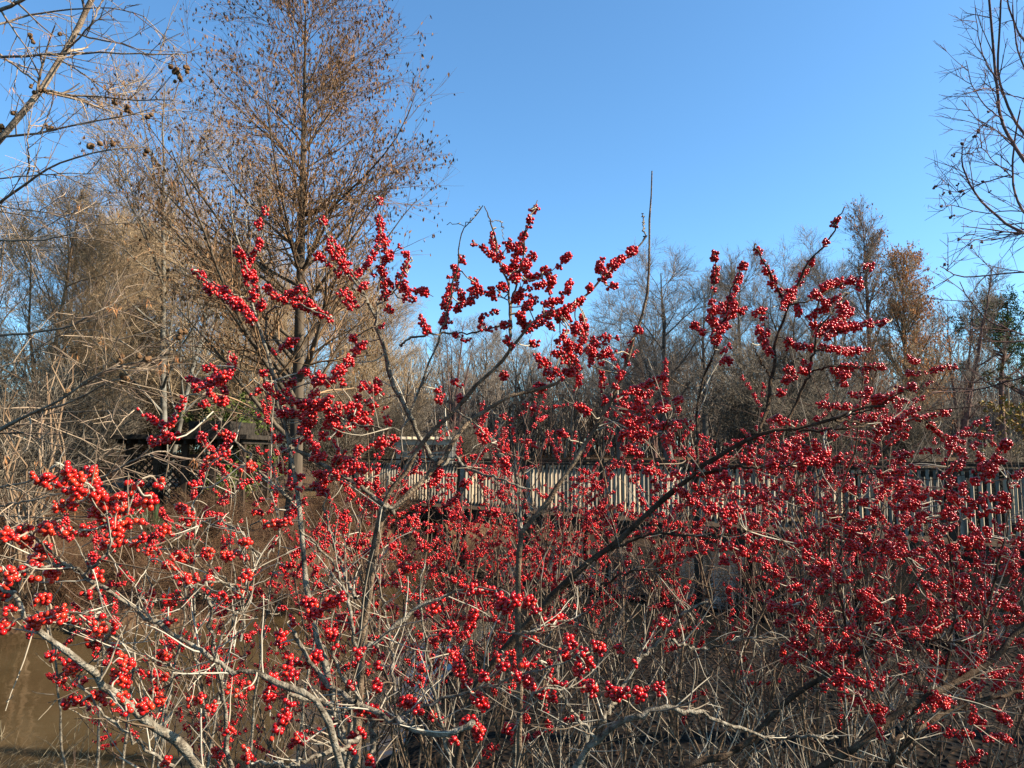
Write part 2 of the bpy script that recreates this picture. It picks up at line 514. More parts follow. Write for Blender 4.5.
# ---------------------------------------------------------------- lattice shelter on the far bank, left
Ys = 16.5
def sx(px): return (px - 512) / FPX * Ys
zb = float(ground_z(sx(187), Ys))
sh = thing('lattice_shelter', 'dark open garden shelter with lattice panels and flat roof on the far bank', 'shelter', (sx(187), Ys, zb))
zr = top_z(437, Ys)
posts_px = (131, 159, 187, 215, 244)
for k, px in enumerate(posts_px):
    for dy in (0, 1.6):
        if dy and k in (1, 2, 3):
            continue
        g = Geo(); g.box((sx(px), Ys + dy, (zb - .2 + zr - .14) / 2), (.12, .12, zr - .14 - zb + .2)); g.build('post', M_DWOOD, sh, False)
for k in range(len(posts_px) - 1):
    xa, xb = sx(posts_px[k]) + .065, sx(posts_px[k + 1]) - .065
    za, zt = zb + .2, top_z(457, Ys)
    for dy in ((0,) if k != 3 else ()) + ():
        g = Geo()
        for q in range(-10, 11):
            for sgn in (1, -1):
                c0 = xa + q * .145
                # slat clipped to the panel rectangle
                pts = []
                H, W = zt - za, xb - xa
                for u in np.linspace(0, 1, 24):
                    xx = c0 + sgn * u * H + (H if sgn < 0 else 0)
                    if xa <= xx <= xb:
                        pts.append((xx, Ys + dy + .010 * sgn, za + u * H))
                if len(pts) >= 2:
                    pts = np.array([pts[0], pts[-1]])
                    g.tubes(pts, np.full(2, .016), 4)
        for zz in (za - .03, zt + .03):
            g.box(((xa + xb) / 2, Ys + dy, zz), (W, .06, .06))
        g.build('lattice_panel', M_DWOOD, sh, False)
g = Geo()
xm, wr = (sx(118) + sx(252)) / 2, sx(252) - sx(118)
g.box((xm, Ys + .8, zr), (wr, 2.2, .10))
for k in range(12):
    g.box((xm - wr / 2 + (k + .5) * wr / 12, Ys + .8, zr - .10), (.05, 2.1, .10))
g.build('roof', M_SHINGLE, sh, False)
g = Geo(); g.box(((sx(187) + sx(229)) / 2, Ys + .9, zr + .21), (sx(229) - sx(187), 1.6, .30))
g.build('roof_vent', M_SHINGLE, sh, False)
g = Geo(); g.box((xm, Ys + 1.3, zb + .42), (wr * .5, .35, .05)); g.box((xm, Ys + 1.3, zb + .2), (.4, .3, .4)); g.build('bench', M_DWOOD, sh, False)

# ---------------------------------------------------------------- pale arbor at the far end of the bridge
Ya = 19.4
def ax_(px): return (px - 512) / FPX * Ya
za = float(ground_z(ax_(425), Ya))
ar = thing('wooden_arbor', 'low bleached wooden arbor with slatted top at the far bridge end', 'arbor', (ax_(425), Ya, za))
zt = top_z(441, Ya)
for px in (399, 451):
    for dy in (0, 1.1):
        g = Geo(); g.box((ax_(px), Ya + dy, (za - .1 + zt - .1) / 2), (.11, .11, zt - .1 - za + .1)); g.build('post', M_PALEWOOD, ar, False)
for dy in (-.02, 1.12):
    g = Geo(); g.box((ax_(425), Ya + dy, zt - .03), (1.62, .07, .13)); g.build('beam', M_PALEWOOD, ar, False)
g = Geo()
for k in range(11):
    g.box((ax_(425) - .75 + k * .15, Ya + .55, zt + .075), (.05, 1.5, .08))
g.build('slat', M_WOOD, ar, False)
g = Geo()
for k in range(4):
    g.box((ax_(425), Ya + .05, zt - .30 - k * .11), (1.2, .03, .055))
g.build('side_panel', M_PALEWOOD, ar, False)

# ---------------------------------------------------------------- trees
def bare_tree_proto(name, label, H, trunk_r, n1, n2, n3, n4, spread, bark, twig, seed, fork=0, up=.06, tw=.006, loc=(0, 0, 0), tstart=.28, group=None, lean=0):
    g = np.random.default_rng(seed)
    t = thing(name, label, 'tree', loc, group, absolute=False)
    npt = 12
    zz = np.linspace(0, 1, npt)
    P = np.zeros((1 + fork, npt, 3))
    R = np.zeros((1 + fork, npt))
    for k in range(1 + fork):
        drift = np.cumsum(g.normal(0, .012 * H, (npt, 2)), 0) * .6
        ang = g.uniform(0, 6.28)
        sp = (0 if k == 0 and not fork else .16 * H)
        P[k, :, 0] = drift[:, 0] * zz + np.cos(ang) * sp * zz ** 1.2 + lean * H * zz
        P[k, :, 1] = drift[:, 1] * zz + np.sin(ang) * sp * zz ** 1.2
        P[k, :, 2] = zz * H * (1 if k == 0 else g.uniform(.8, .97)) * .9
        R[k] = trunk_r * (1 if k == 0 else .7) * (1 - .9 * zz) * (1 + .35 * np.exp(-zz * 25))
    G = Geo(); G.tubes(P, R, 8)
    P1, R1 = grow(P, R, n1, tstart, .97, .75, .18, H * spread, .55, .5, tw * 2.5, 8, .09, up, .2, g)
    G.tubes(P1, R1, 6)
    G.build('trunk', bark, t)
    G = Geo()
    P2, R2 = grow(P1, R1, n2, .2, .98, .7, .2, H * spread * .42, .5, .5, tw * 1.5, 6, .11, up, .3, g)
    G.tubes(P2, R2, 4)
    P3, R3 = grow(P2, R2, n3, .15, 1, .65, .25, H * spread * .2, .4, .6, tw, 5, .14, up, .4, g)
    G.tubes(P3, R3, 3)
    if n4:
        P4, R4 = grow(P3, R3, n4, .1, 1, .6, .25, H * spread * .1, .3, .75, tw * .7, 3, .14, up, .5, g)
        G.tubes(P4, R4, 3)
    G.build('crown', twig, t)
    return t


def cypress(name, label, H, trunk_r, nl, loc, seed, reach, twig_mat, tuft_mat, ntuft, bark=M_CYP, up=.10, tuft_len=.05, apex=1., group=None, tw=.004, ang=.85, t0=.10, fall=.78):
    g = np.random.default_rng(seed)
    t = thing(name, label, 'tree', loc, group, absolute=False)
    npt = 16
    zz = np.linspace(0, 1, npt)
    P = np.zeros((1, npt, 3)); R = np.zeros((1, npt))
    P[0, :, :2] = np.cumsum(g.normal(0, .008 * H / 10, (npt, 2)), 0)
    P[0, :, 2] = zz * H
    R[0] = trunk_r * ((1 - .93 * zz) + .5 * np.exp(-zz * 30))
    G = Geo(); G.tubes(P, R, 12); G.build('trunk', bark, t)
    P1, R1 = grow(P, R, nl, t0, .97, ang, .1, reach, fall, .40, tw * 2.5, 9, .05, up, .15, g, perpz=.3)
    G = Geo(); G.tubes(P1, R1, 6); G.build('limb', bark, t)
    G = Geo()
    P2, R2 = grow(P1, R1, 12, .12, .98, .6, .2, reach * .36, .55, .55, tw * 1.4, 6, .09, up * .8, .3, g)
    G.tubes(P2, R2, 4)
    P3, R3 = grow(P2, R2, 8, .12, 1, .6, .25, reach * .14, .4, .6, tw * .8, 4, .12, .06, .4, g)
    G.tubes(P3, R3, 3)
    G.build('crown', twig_mat, t)
    T = np.concatenate([P3[:, -1], P3[:, 2], P2[:, -1]])
    ph = g.uniform(0, 6, 3); fr = 2 * math.pi / (.11 * H)
    clump = np.sin(T[:, 0] * fr + ph[0]) + np.sin(T[:, 1] * fr + ph[1]) + np.sin(T[:, 2] * fr * .8 + ph[2])
    pick = g.random(len(T)) < ntuft * np.clip(.85 + .4 * clump, .1, 1.5)
    T = T[pick]
    C = T + g.normal(0, .006, T.shape) * H / 11
    n = len(C)
    d = np.stack([g.normal(0, .35, n), g.normal(0, .35, n), -np.ones(n)], -1)
    d = unit(d) * (tuft_len * g.uniform(.5, 1.3, n))[:, None]
    G = Geo()
    for q in range(3):
        G.blades(C + d * .9 + g.normal(0, .012, C.shape), d * g.uniform(.7, 1.1, (n, 1)), tuft_len * .33 * g.uniform(.6, 1.3, n), g.normal(size=(n, 3)))
    G.build('dry_foliage', tuft_mat, t, False)
    return t


# the bald cypress left of centre
Yc = 14.5
cl = on_ground(297, Yc)
Hc = top_z(3, Yc) - cl[2]
hero = cypress('bald_cypress', 'tall bald cypress with straight trunk and small brown hanging tufts left of centre', Hc, .15, 72, cl, 5, 5.7, M_CYPTWIG, M_TUFT, .7, ang=.93, up=.035, tuft_len=.043, fall=.86, t0=.14)
G = Geo()
st = np.array([[0, 0, 0], [.16, -.05, .0], [.32, -.08, .06], [.5, -.1, .12]]) + np.array([.06, -.05, top_z(214, Yc) - cl[2]])
G.tubes(st, np.array([.075, .07, .055, .02]), 7)
G.build('broken_limb', M_DSTEM, hero)

# rust coloured cypresses on the right
def rooted(px, Yd, dz=0): 
    p = on_ground(px, Yd); p[2] += dz - .05; return p
Y2 = 30
p = rooted(873, Y2); cypress('bald_cypress', 'slender bald cypress with rusty needles at its tip behind the bridge', top_z(216, Y2) - p[2], .16, 60, p, 21, 3.0, M_GREYTWIG, M_RUST, .10, bark=M_PURPLEBARK, tuft_len=.06, tw=.007, ang=.6, t0=.12, up=.06)
Y3 = 27
p = rooted(908, Y3); cypress('bald_cypress', 'broad bald cypress still full of orange brown needles behind the bridge', top_z(272, Y3) - p[2], .15, 60, p, 22, 3.4, M_TANTWIG, M_RUST, .5, bark=M_CYP, tuft_len=.05, tw=.006, ang=.75, t0=.08)

# bare trees of the far wood: three built trees, the rest copies
GRP = 'bare trees behind the pond'
protoA = bare_tree_proto('bare_tree', 'rounded grey bare tree behind the tip of the tallest leafless wand', 13, .26, 16, 9, 8, 4, .42, M_GREYBARK, M_GREYTWIG, 31, 2, .05, .008, rooted(668, 46), .2, GRP)
protoB = bare_tree_proto('bare_tree', 'grey bare tree with tall straight trunk right of the rounded one', 13, .22, 26, 8, 8, 4, .30, M_GREYBARK, M_GREYTWIG, 32, 0, .10, .008, rooted(742, 44), .3, GRP)
protoC = bare_tree_proto('bare_tree', 'bare tree of several steep dark trunks between orange cypress and pine', 12, .17, 12, 6, 5, 3, .22, M_PURPLEBARK, M_GREYTWIG, 33, 4, .12, .007, rooted(957, 34), .25, GRP)
def set_top(o, H0, px, Yd, ytop, sxy=1.):
    p = rooted(px, Yd); s = (top_z(ytop, Yd) - p[2]) / H0
    o.location = p; o.scale = (s * sxy, s * sxy, s)
set_top(protoA, 12.6, 668, 46, 268, 1.1)
set_top(protoB, 12.8, 742, 44, 262)
set_top(protoC, 12.0, 957, 34, 250)
far_trees = [
    (protoA, 12.6, 795, 50, 258, 2.0, 'spreading bare tree behind the berries of the right shrub'),
    (protoB, 12.8, 705, 52, 278, 1.2, 'thin bare tree between the rounded tree and the straight trunk tree'),
    (protoB, 12.8, 838, 48, 270, 3.9, 'bare tree just left of the slender rusty cypress'),
    (protoA, 12.6, 620, 60, 322, 4.2, 'small far bare tree left of the rounded grey tree'),
    (protoB, 12.8, 575, 64, 335, 0.4, 'far bare tree behind the densest berry cluster in the centre'),
    (protoA, 12.6, 530, 66, 338, 5.2, 'far bare tree low in the gap left of the central berry cluster'),
    (protoB, 12.8, 486, 58, 322, 2.9, 'far bare tree in the gap right of the big cypress'),
    (protoC, 12.0, 452, 50, 300, 1.7, 'steep many trunked bare tree at the right skirt of the big cypress'),
    (protoB, 12.8, 930, 52, 320, 5.5, 'bare tree behind the broad orange cypress'),
    (protoB, 12.8, 770, 60, 300, 0.1, 'distant bare tree seen through the right shrub'),
    (protoC, 12.0, 655, 58, 335, 3.3, 'distant steep bare tree behind the leafless wand'),
]
for src, H0, px, Yd, yt, rz, lab in far_trees:
    c = copy_thing(src, lab, (0, 0, 0), rz, 1, GRP)
    set_top(c, H0, px, Yd, yt, 1.05)

# tan wood on the left
GRL = 'tan bare trees on the left bank'
protoT = bare_tree_proto('bare_tree', 'tan feathery bare tree filling the left edge above the twigs', 9, .10, 16, 8, 7, 4, .34, M_TANBARK, M_TANTWIG, 41, 4, .08, .0045, rooted(52, 16), .12, GRL)
protoP = bare_tree_proto('bare_tree', 'olive bare tree with pale broken limb left of the big cypress', 10, .095, 17, 8, 7, 4, .38, M_PALEBARK, M_TANTWIG, 42, 1, .05, .005, rooted(165, 19), .2, GRL)
set_top(protoT, 8.7, 40, 17, 175)
set_top(protoP, 9.7, 168, 19, 92)
left_trees = [
    (protoP, 9.7, 110, 24, 185, 1.1, 'pale trunked tree behind the lattice shelter roof'),
    (protoT, 8.7, -30, 19, 200, 2.2, 'tan feathery tree cut by the left picture edge'),
    (protoP, 9.7, 215, 26, 170, 3.0, 'pale trunked tree directly behind the shelter'),
    (protoT, 8.7, 250, 24, 235, 4.0, 'tan bushy tree behind the big cypress trunk'),
    (protoT, 8.7, 345, 28, 262, 5.1, 'tan bushy tree right behind the big cypress'),
    (protoP, 9.7, 395, 30, 285, 4.4, 'pale trunked tree behind the bleached arbor'),
    (protoT, 8.7, 95, 23, 212, .6, 'tan bushy tree between the left edge and the olive tree'),
    (protoT, 8.7, 140, 31, 205, 1.9, 'farther tan tree low behind the olive tree'),
    (protoT, 8.7, 300, 34, 280, 3.1, 'farthest tan tree low behind the cypress'),
]
for src, H0, px, Yd, yt, rz, lab in left_trees:
    c = copy_thing(src, lab, (0, 0, 0), rz, 1, GRL)
    set_top(c, H0, px, Yd, yt, 1.1)

# multi stemmed tan shrub on the far left
def multi_stem(name, label, cat, loc, seed, nst, H, spread, r, mats, levels, tw, up=.04):
    g = np.random.default_rng(seed)
    t = thing(name, label, cat, loc, absolute=False)
    a = g.uniform(0, 6.28, nst); s = g.uniform(.1, 1, nst) * spread
    u = np.linspace(0, 1, 8)
    P = np.zeros((nst, 8, 3))
    P[:, :, 0] = (np.cos(a) * s)[:, None] * (.06 + u ** 1.1)[None] * H
    P[:, :, 1] = (np.sin(a) * s)[:, None] * (.06 + u ** 1.1)[None] * H
    P[:, :, 2] = (H * g.uniform(.65, 1, nst))[:, None] * u[None]
    P[:, 1:] += g.normal(0, .02 * H, (nst, 7, 3))
    R = (r * g.uniform(.6, 1.2, nst))[:, None] * np.linspace(1, .25, 8)[None]
    for k in range(min(nst, 24)):
        G = Geo(); G.tubes(P[k:k + 1], R[k:k + 1], 6); G.build('stem', mats[0], t)
    G = Geo()
    if nst > 24:
        G.tubes(P[24:], R[24:], 4)
    Q, S = P, R
    for (n, L, an, wb, k) in levels:
        Q, S = grow(Q, S, n, .2, .98, an, .25, L, .4, .6, tw, k, wb, up, .4, g)
        G.tubes(Q, S, 3)
    G.build('twigs', mats[1], t)
    return t


multi_stem('crape_myrtle', 'multi stemmed shrub with smooth orange tan stems at the left edge', 'shrub', rooted(34, 10.5), 51, 9, 3.9, .30, .035, (M_TANBARK, M_BRUSH), [(6, 1.0, .6, .08, 6), (5, .45, .6, .1, 5)], .0032, .04)

# brush along the bank beyond the bridge (right) and behind the shelter (left)
GRB = 'tan brush along the far bank'
brush0 = multi_stem('bare_shrub', 'tan brush above the railing at the right picture edge', 'shrub', (0, 0, 0), 61, 34, 2.4, .42, .014, (M_BRUSH, M_BRUSH), [(8, .75, .6, .12, 5), (7, .36, .6, .15, 4), (4, .2, .6, .16, 3)], .004, .05)
brush0['group'] = GRB
brush0.location = rooted(1000, 19); brush0.scale = (1.2, 1.2, 1.15)
brushes = [
    (940, 19.5, 1.15, 0.5, 'tan brush above the railing below the bare many trunked tree'),
    (880, 20.5, 1.15, 1.6, 'tan brush above the railing below the orange cypress'),
    (1060, 17.5, 1.25, 2.2, 'tan brush cut by the right picture edge'),
    (820, 24, 1.5, 3.2, 'tan brush below the right shrub berries'),
    (765, 27, 2.0, 4.1, 'tall willowy tan brush in the middle of the far bank'),
    (470, 30, 1.0, 3.6, 'brush just right of the arbor'),
    (330, 22, 1.35, 4.8, 'brush between the cypress trunk and the arbor'),
    (385, 25, 1.3, 5.9, 'brush behind the arbor'),
    (265, 21, 1.2, 0.9, 'brush right of the lattice shelter'),
    (85, 18, 1.35, 2.0, 'brush left of the lattice shelter'),
    (20, 14, 1.25, 3.3, 'brush at the foot of the tan feathery tree'),
    (190, 28, 2.1, 4.5, 'brush behind the lattice shelter'),
    (140, 27, 2.0, 1.4, 'tall brush behind the left end of the lattice shelter'),
    (235, 30, 2.0, 5.1, 'tall brush behind the small evergreen'),
    (70, 25, 1.7, .2, 'tall brush behind the orange tan stems'),
    (-40, 12, 1.3, 5.5, 'brush cut by the left picture edge'),
    (900, 25, 1.4, 4.9, 'taller brush in front of the slender cypress'),
]
for px, Yd, s, rz, lab in brushes:
    copy_thing(brush0, lab, rooted(px, Yd), rz, (s * 1.15, s * 1.15, s), GRB)

# dense dark wood far behind, one mass
g0 = np.random.default_rng(71)
G = Geo()
n = 2600
xx = g0.uniform(-16, 75, n); yy = g0.uniform(62, 84, n)
zz0 = ground_z(xx, yy)
h = g0.uniform(4.5, 11.5, n)
P = np.zeros((n, 5, 3))
for k in range(5):
    P[:, k, 0] = xx + g0.normal(0, .25, n) * k
    P[:, k, 1] = yy + g0.normal(0, .25, n) * k
    P[:, k, 2] = zz0 - .2 + h * k / 4
R = (g0.uniform(.04, .13, n))[:, None] * np.linspace(1, .2, 5)[None]
G.tubes(P, R, 4)
Q, S = grow(P, R, 8, .1, 1, .6, .25, 2.6, .4, .5, .015, 4, .15, .08, .4, g0)
G.tubes(Q, S, 3)
Q, S = grow(Q, S, 3, .1, 1, .6, .25, 1.2, .4, .6, .012, 3, .15, .08, .4, g0)
G.tubes(Q, S, 3)
o = G.build('far_wood', M_GREYTWIG); o['kind'] = 'stuff'; o['label'] = 'dim leafless wood beyond the far bank'; o['category'] = 'woodland'

# pine on the right
def leafy(name, label, cat, loc, H, r0, seed, mat, bark, lobes, nleaf, ll, lw, dirz=0.):
    """trunk, limbs and clumps of small leaf faces; lobes = list of (x,y,z,radius) relative to base"""
    g = np.random.default_rng(seed)
    t = thing(name, label, cat, loc, absolute=False)
    u = np.linspace(0, 1, 9)
    P = np.zeros((1, 9, 3)); P[0, :, 2] = u * H * .92
    P[0, :, :2] += np.cumsum(g.normal(0, .01 * H, (9, 2)), 0) * u[:, None]
    R = r0 * (1 - .85 * u)[None]
    G = Geo(); G.tubes(P, R, 8)
    for (x, y, z, r) in lobes:
        zz = max(.15 * H, z - .5 * math.hypot(x, y) - .2)
        b = np.array([np.interp(zz, P[0, :, 2], P[0, :, 0]), np.interp(zz, P[0, :, 2], P[0, :, 1]), zz])
        l = spline([b, b + (np.array([x, y, z]) - b) * .5 + [0, 0, -.08 * r], [x, y, z]], 6)
        G.tubes(l, np.linspace(r0 * .35, r0 * .08, 6), 5)
    G.build('trunk', bark, t)
    G = Geo()
    for (x, y, z, r) in lobes:
        k = max(12, int(nleaf * r * r))
        sub = g.normal(size=(max(5, int(14 * r)), 3)) * r * np.array([.55, .55, .38])
        w = sub[g.integers(0, len(sub), k)] + g.normal(size=(k, 3)) * r * .16
        C = w + np.array([x, y, z])
        d = unit(g.normal(size=(k, 3)) + np.array([0, 0, dirz])) * (ll * g.uniform(.5, 1.3, k))[:, None]
        G.blades(C, d, lw * g.uniform(.6, 1.3, k), g.normal(size=(k, 3)))
    G.build('foliage', mat, t, False)
    return t


g1 = np.random.default_rng(81)
Yp = 38
p = rooted(1001, Yp); Hp = top_z(296, Yp) - p[2]
lob = [(g1.normal(0, 1.3) * (1.15 - q), g1.normal(0, 1.2) * (1.15 - q), Hp * (.66 + .32 * q), g1.uniform(.6, .95)) for q in g1.uniform(0, 1, 20)]
lob += [(-1.9, 0, Hp * .6, .6), (1.8, .3, Hp * .64, .6), (0, 0, Hp * .97, .8), (-1.2, .3, Hp * .88, .9), (1.2, -.3, Hp * .86, .9)]
leafy('pine_tree', 'dark green pine with bare lower trunk near the right edge', 'tree', p, Hp, .2, 82, M_PINE, M_PURPLEBARK, lob, 520, .15, .022)
Yp = 24
p = rooted(1040, Yp); Hp = top_z(340, Yp) - p[2]
lob = [(g1.uniform(-1.5, .4), g1.normal(0, .6), Hp * g1.uniform(.74, .95), g1.uniform(.22, .38)) for q in range(9)]
leafy('pine_tree', 'olive pine boughs reaching in from the right edge', 'tree', p, Hp, .16, 83, M_OLIVE, M_PURPLEBARK, lob, 900, .11, .014)
Yp = 22
p = rooted(1016, Yp); Hp = top_z(372, Yp) - p[2]
lob = [(g1.normal(0, .6), g1.normal(0, .5), Hp * g1.uniform(.45, .95), g1.uniform(.3, .5)) for q in range(13)]
leafy('autumn_bush', 'bush with golden and orange leaves at the right edge', 'shrub', p, Hp, .06, 84, M_GOLD, M_TANTWIG, lob, 500, .06, .035)
Yp = 18.4
p = rooted(236, Yp); Hp = top_z(398, Yp) - p[2]
lob = [(g1.normal(0, .45) * (1.3 - q), g1.normal(0, .45) * (1.3 - q), Hp * (.15 + .8 * q), g1.uniform(.35, .6)) for q in g1.uniform(0, 1, 22)]
leafy('evergreen_tree', 'small dark evergreen beside the lattice shelter', 'tree', p, Hp, .09, 85, M_EVERG, M_GREYBARK, lob, 700, .06, .025)

# unseen hollies added outside the frame on the right, only to shade the thicket
for (hx, hy, hh, sd, lab) in ((3.9, 1.3, 3.4, 86, 'unseen holly added to shade the berry thicket, the one closest to the camera'), (4.0, 2.2, 3.3, 87, 'unseen holly added to shade the berry thicket, the middle one'), (4.8, 2.7, 3.6, 88, 'unseen holly added to shade the berry thicket, the farther one')):
    p = np.array([hx, hy, float(ground_z(hx, hy)) - .05])
    lob = [(g1.normal(0, .42), g1.normal(0, .42), hh * q, g1.uniform(.35, .55)) for q in g1.uniform(.2, 1.0, 24)]
    leafy('shade_holly', lab, 'tree', p, hh, .07, sd, M_EVERG, M_GREYBARK, lob, 480, .035, .020)

# strap leaved plant in front of the shelter
def strap_plant(label, px, Yd, seed, n, L):
    g = np.random.default_rng(seed)
    p = rooted(px, Yd)
    t = thing('yucca_plant', label, 'plant', p, absolute=False)
    a = g.uniform(0, 6.28, n); e = g.uniform(.35, 1.5, n)
    ln = L * g.uniform(.7, 1.15, n)
    u = np.linspace(0, 1, 6)
    P = np.zeros((n, 6, 3))
    hor = ln[:, None] * u[None] * np.cos(e)[:, None]
    P[:, :, 0] = np.cos(a)[:, None] * hor; P[:, :, 1] = np.sin(a)[:, None] * hor
    P[:, :, 2] = ln[:, None] * u[None] * np.sin(e)[:, None] - .25 * ln[:, None] * (u ** 2.2)[None] * np.cos(e)[:, None] + .03
    side = np.stack([-np.sin(a), np.cos(a), np.zeros(n)], -1)
    w = .028 * np.array([.7, 1, 1, .85, .5, .05])
    Lf = P + side[:, None] * w[None, :, None]; Rt = P - side[:, None] * w[None, :, None]
    Lf[:, :, 2] += .012
    V = np.stack([Lf, P, Rt], 2).reshape(-1, 3)
    F = []
    for k in range(5):
        for s_ in range(2):
            base = np.arange(n) * 18 + k * 3 + s_
            F.append(np.stack([base, base + 1, base + 4, base + 3], -1))
    G = Geo(); G.add(V, np.concatenate(F)); G.build('leaves', M_YUCCA, t)
    return t


strap_plant('green strap leaved plant in front of the lattice shelter', 158, 13.5, 91, 60, .75)
strap_plant('green strap leaved plant at the left corner of the lattice shelter', 130, 14.2, 92, 44, .62)

# ---------------------------------------------------------------- boughs traced in pixels at a real distance
def trace(pts, d0, d1, w0, w1, n=None, jit=.004):
    """pixel stroke -> polyline and radii in metres"""
    pts = np.asarray(pts, float)
    n = n or max(6, 4 * len(pts))
    s = spline(pts, n)
    u = np.linspace(0, 1, n)
    d = d0 + (d1 - d0) * u + .03 * d0 * np.sin(u * 5 + pts[0, 0])
    P = at(s[:, 0], s[:, 1], d)
    P = P + rng.normal(0, jit * .4, P.shape)
    R = (w0 + (w1 - w0) * u) / 2 * d / FPX
    return P, R, s, d


def cone_ball(G, c, r, g):
    tv, tf = ICO1
    k = 1 + .18 * np.sin(tv[:, 0] * 7 + g.uniform(0, 6)) * np.sin(tv[:, 1] * 6) + .1 * np.sin(tv[:, 2] * 9)
    G.add(c + tv * k[:, None] * r, tf)


def near_boughs(name, label, trunk_xy, trunk_z, trunk_r, strokes, cones, depth, mats, seed, twn, twL, tufts=0, tw=.0016):
    g = np.random.default_rng(seed)
    x, y = trunk_xy
    zb = float(ground_z(x, y)) - .1
    t = thing(name, label, 'tree', (x, y, zb))
    u = np.linspace(0, 1, 10)
    P = np.stack([x + .05 * np.sin(u * 7), y + .05 * np.cos(u * 6), zb + u * (trunk_z - zb)], -1)
    G = Geo(); G.tubes(P, trunk_r * (1 - .8 * u) * (1 + .6 * np.exp(-u * 20)), 12); G.build('trunk', mats[0], t)
    A, B, TW = [], [], Geo()
    smp = []
    for (pts, d0, d1, w0, w1, root) in strokes:
        P, R, s, d = trace(pts, d0, d1, w0, w1, 16)
        smp.append((P, s))
        G = Geo()
        if root:      # carry the bough on to the trunk outside the picture
            zz = P[0][2] - .35 * np.linalg.norm(P[0][:2] - np.array([x, y])) * (1 if root > 0 else -.4)
            j = np.array([x, y, zz])
            ext = spline([j, (j + P[0]) / 2 + [0, 0, -.04], P[0]], 5)
            G.tubes(ext, np.linspace(R[0] * 1.6, R[0], 5), 7)
        G.tubes(P, R, 7)
        G.build('bough', mats[0], t)
        A.append(P); B.append(R)
    A, B = np.stack(A), np.stack(B)
    Q, S = grow(A, B, twn, .05, 1, .75, .25, twL, .3, .6, tw * 1.4, 7, .05, .0, .4, g)
    TW.tubes(Q, S, 4)
    Q2, S2 = grow(Q, S, 4, .15, 1, .65, .25, twL * .4, .3, .7, tw, 5, .1, .0, .5, g)
    TW.tubes(Q2, S2, 3)
    TW.build('twigs', mats[1], t)
    if tufts:
        T = Q2[g.random(len(Q2)) < tufts][:, -1]
        n = len(T); G = Geo()
        for q in range(9):
            d = unit(np.stack([g.normal(0, .4, n), g.normal(0, .4, n), -np.ones(n)], -1)) * g.uniform(.008, .018, n)[:, None]
            G.blades(T + d + g.normal(0, .008, T.shape), d, .0011 * np.ones(n), g.normal(size=(n, 3)))
        G.build('dry_foliage', M_RUST, t, False)
    for (cx, cy, r) in cones:
        # hang the cone on the nearest bough
        best = min(((np.hypot(s[:, 0] - cx, s[:, 1] - cy).min(), P[np.hypot(s[:, 0] - cx, s[:, 1] - cy).argmin()]) for P, s in smp), key=lambda e: e[0])
        dep = (best[1] - np.array([0, 0, EYE])) @ np.array([0, CP, SP])
        c = at(cx, cy, dep)
        G = Geo()
        G.tubes(spline([best[1], (best[1] + c) / 2 + [0, 0, .01], c], 5), np.full(5, tw * 1.3), 4)
        for q in range(3):
            cone_ball(G, c + g.normal(0, r * .8, 3), r * g.uniform(.7, 1.1), g)
        G.build('cone', mats[2], t)
    return t


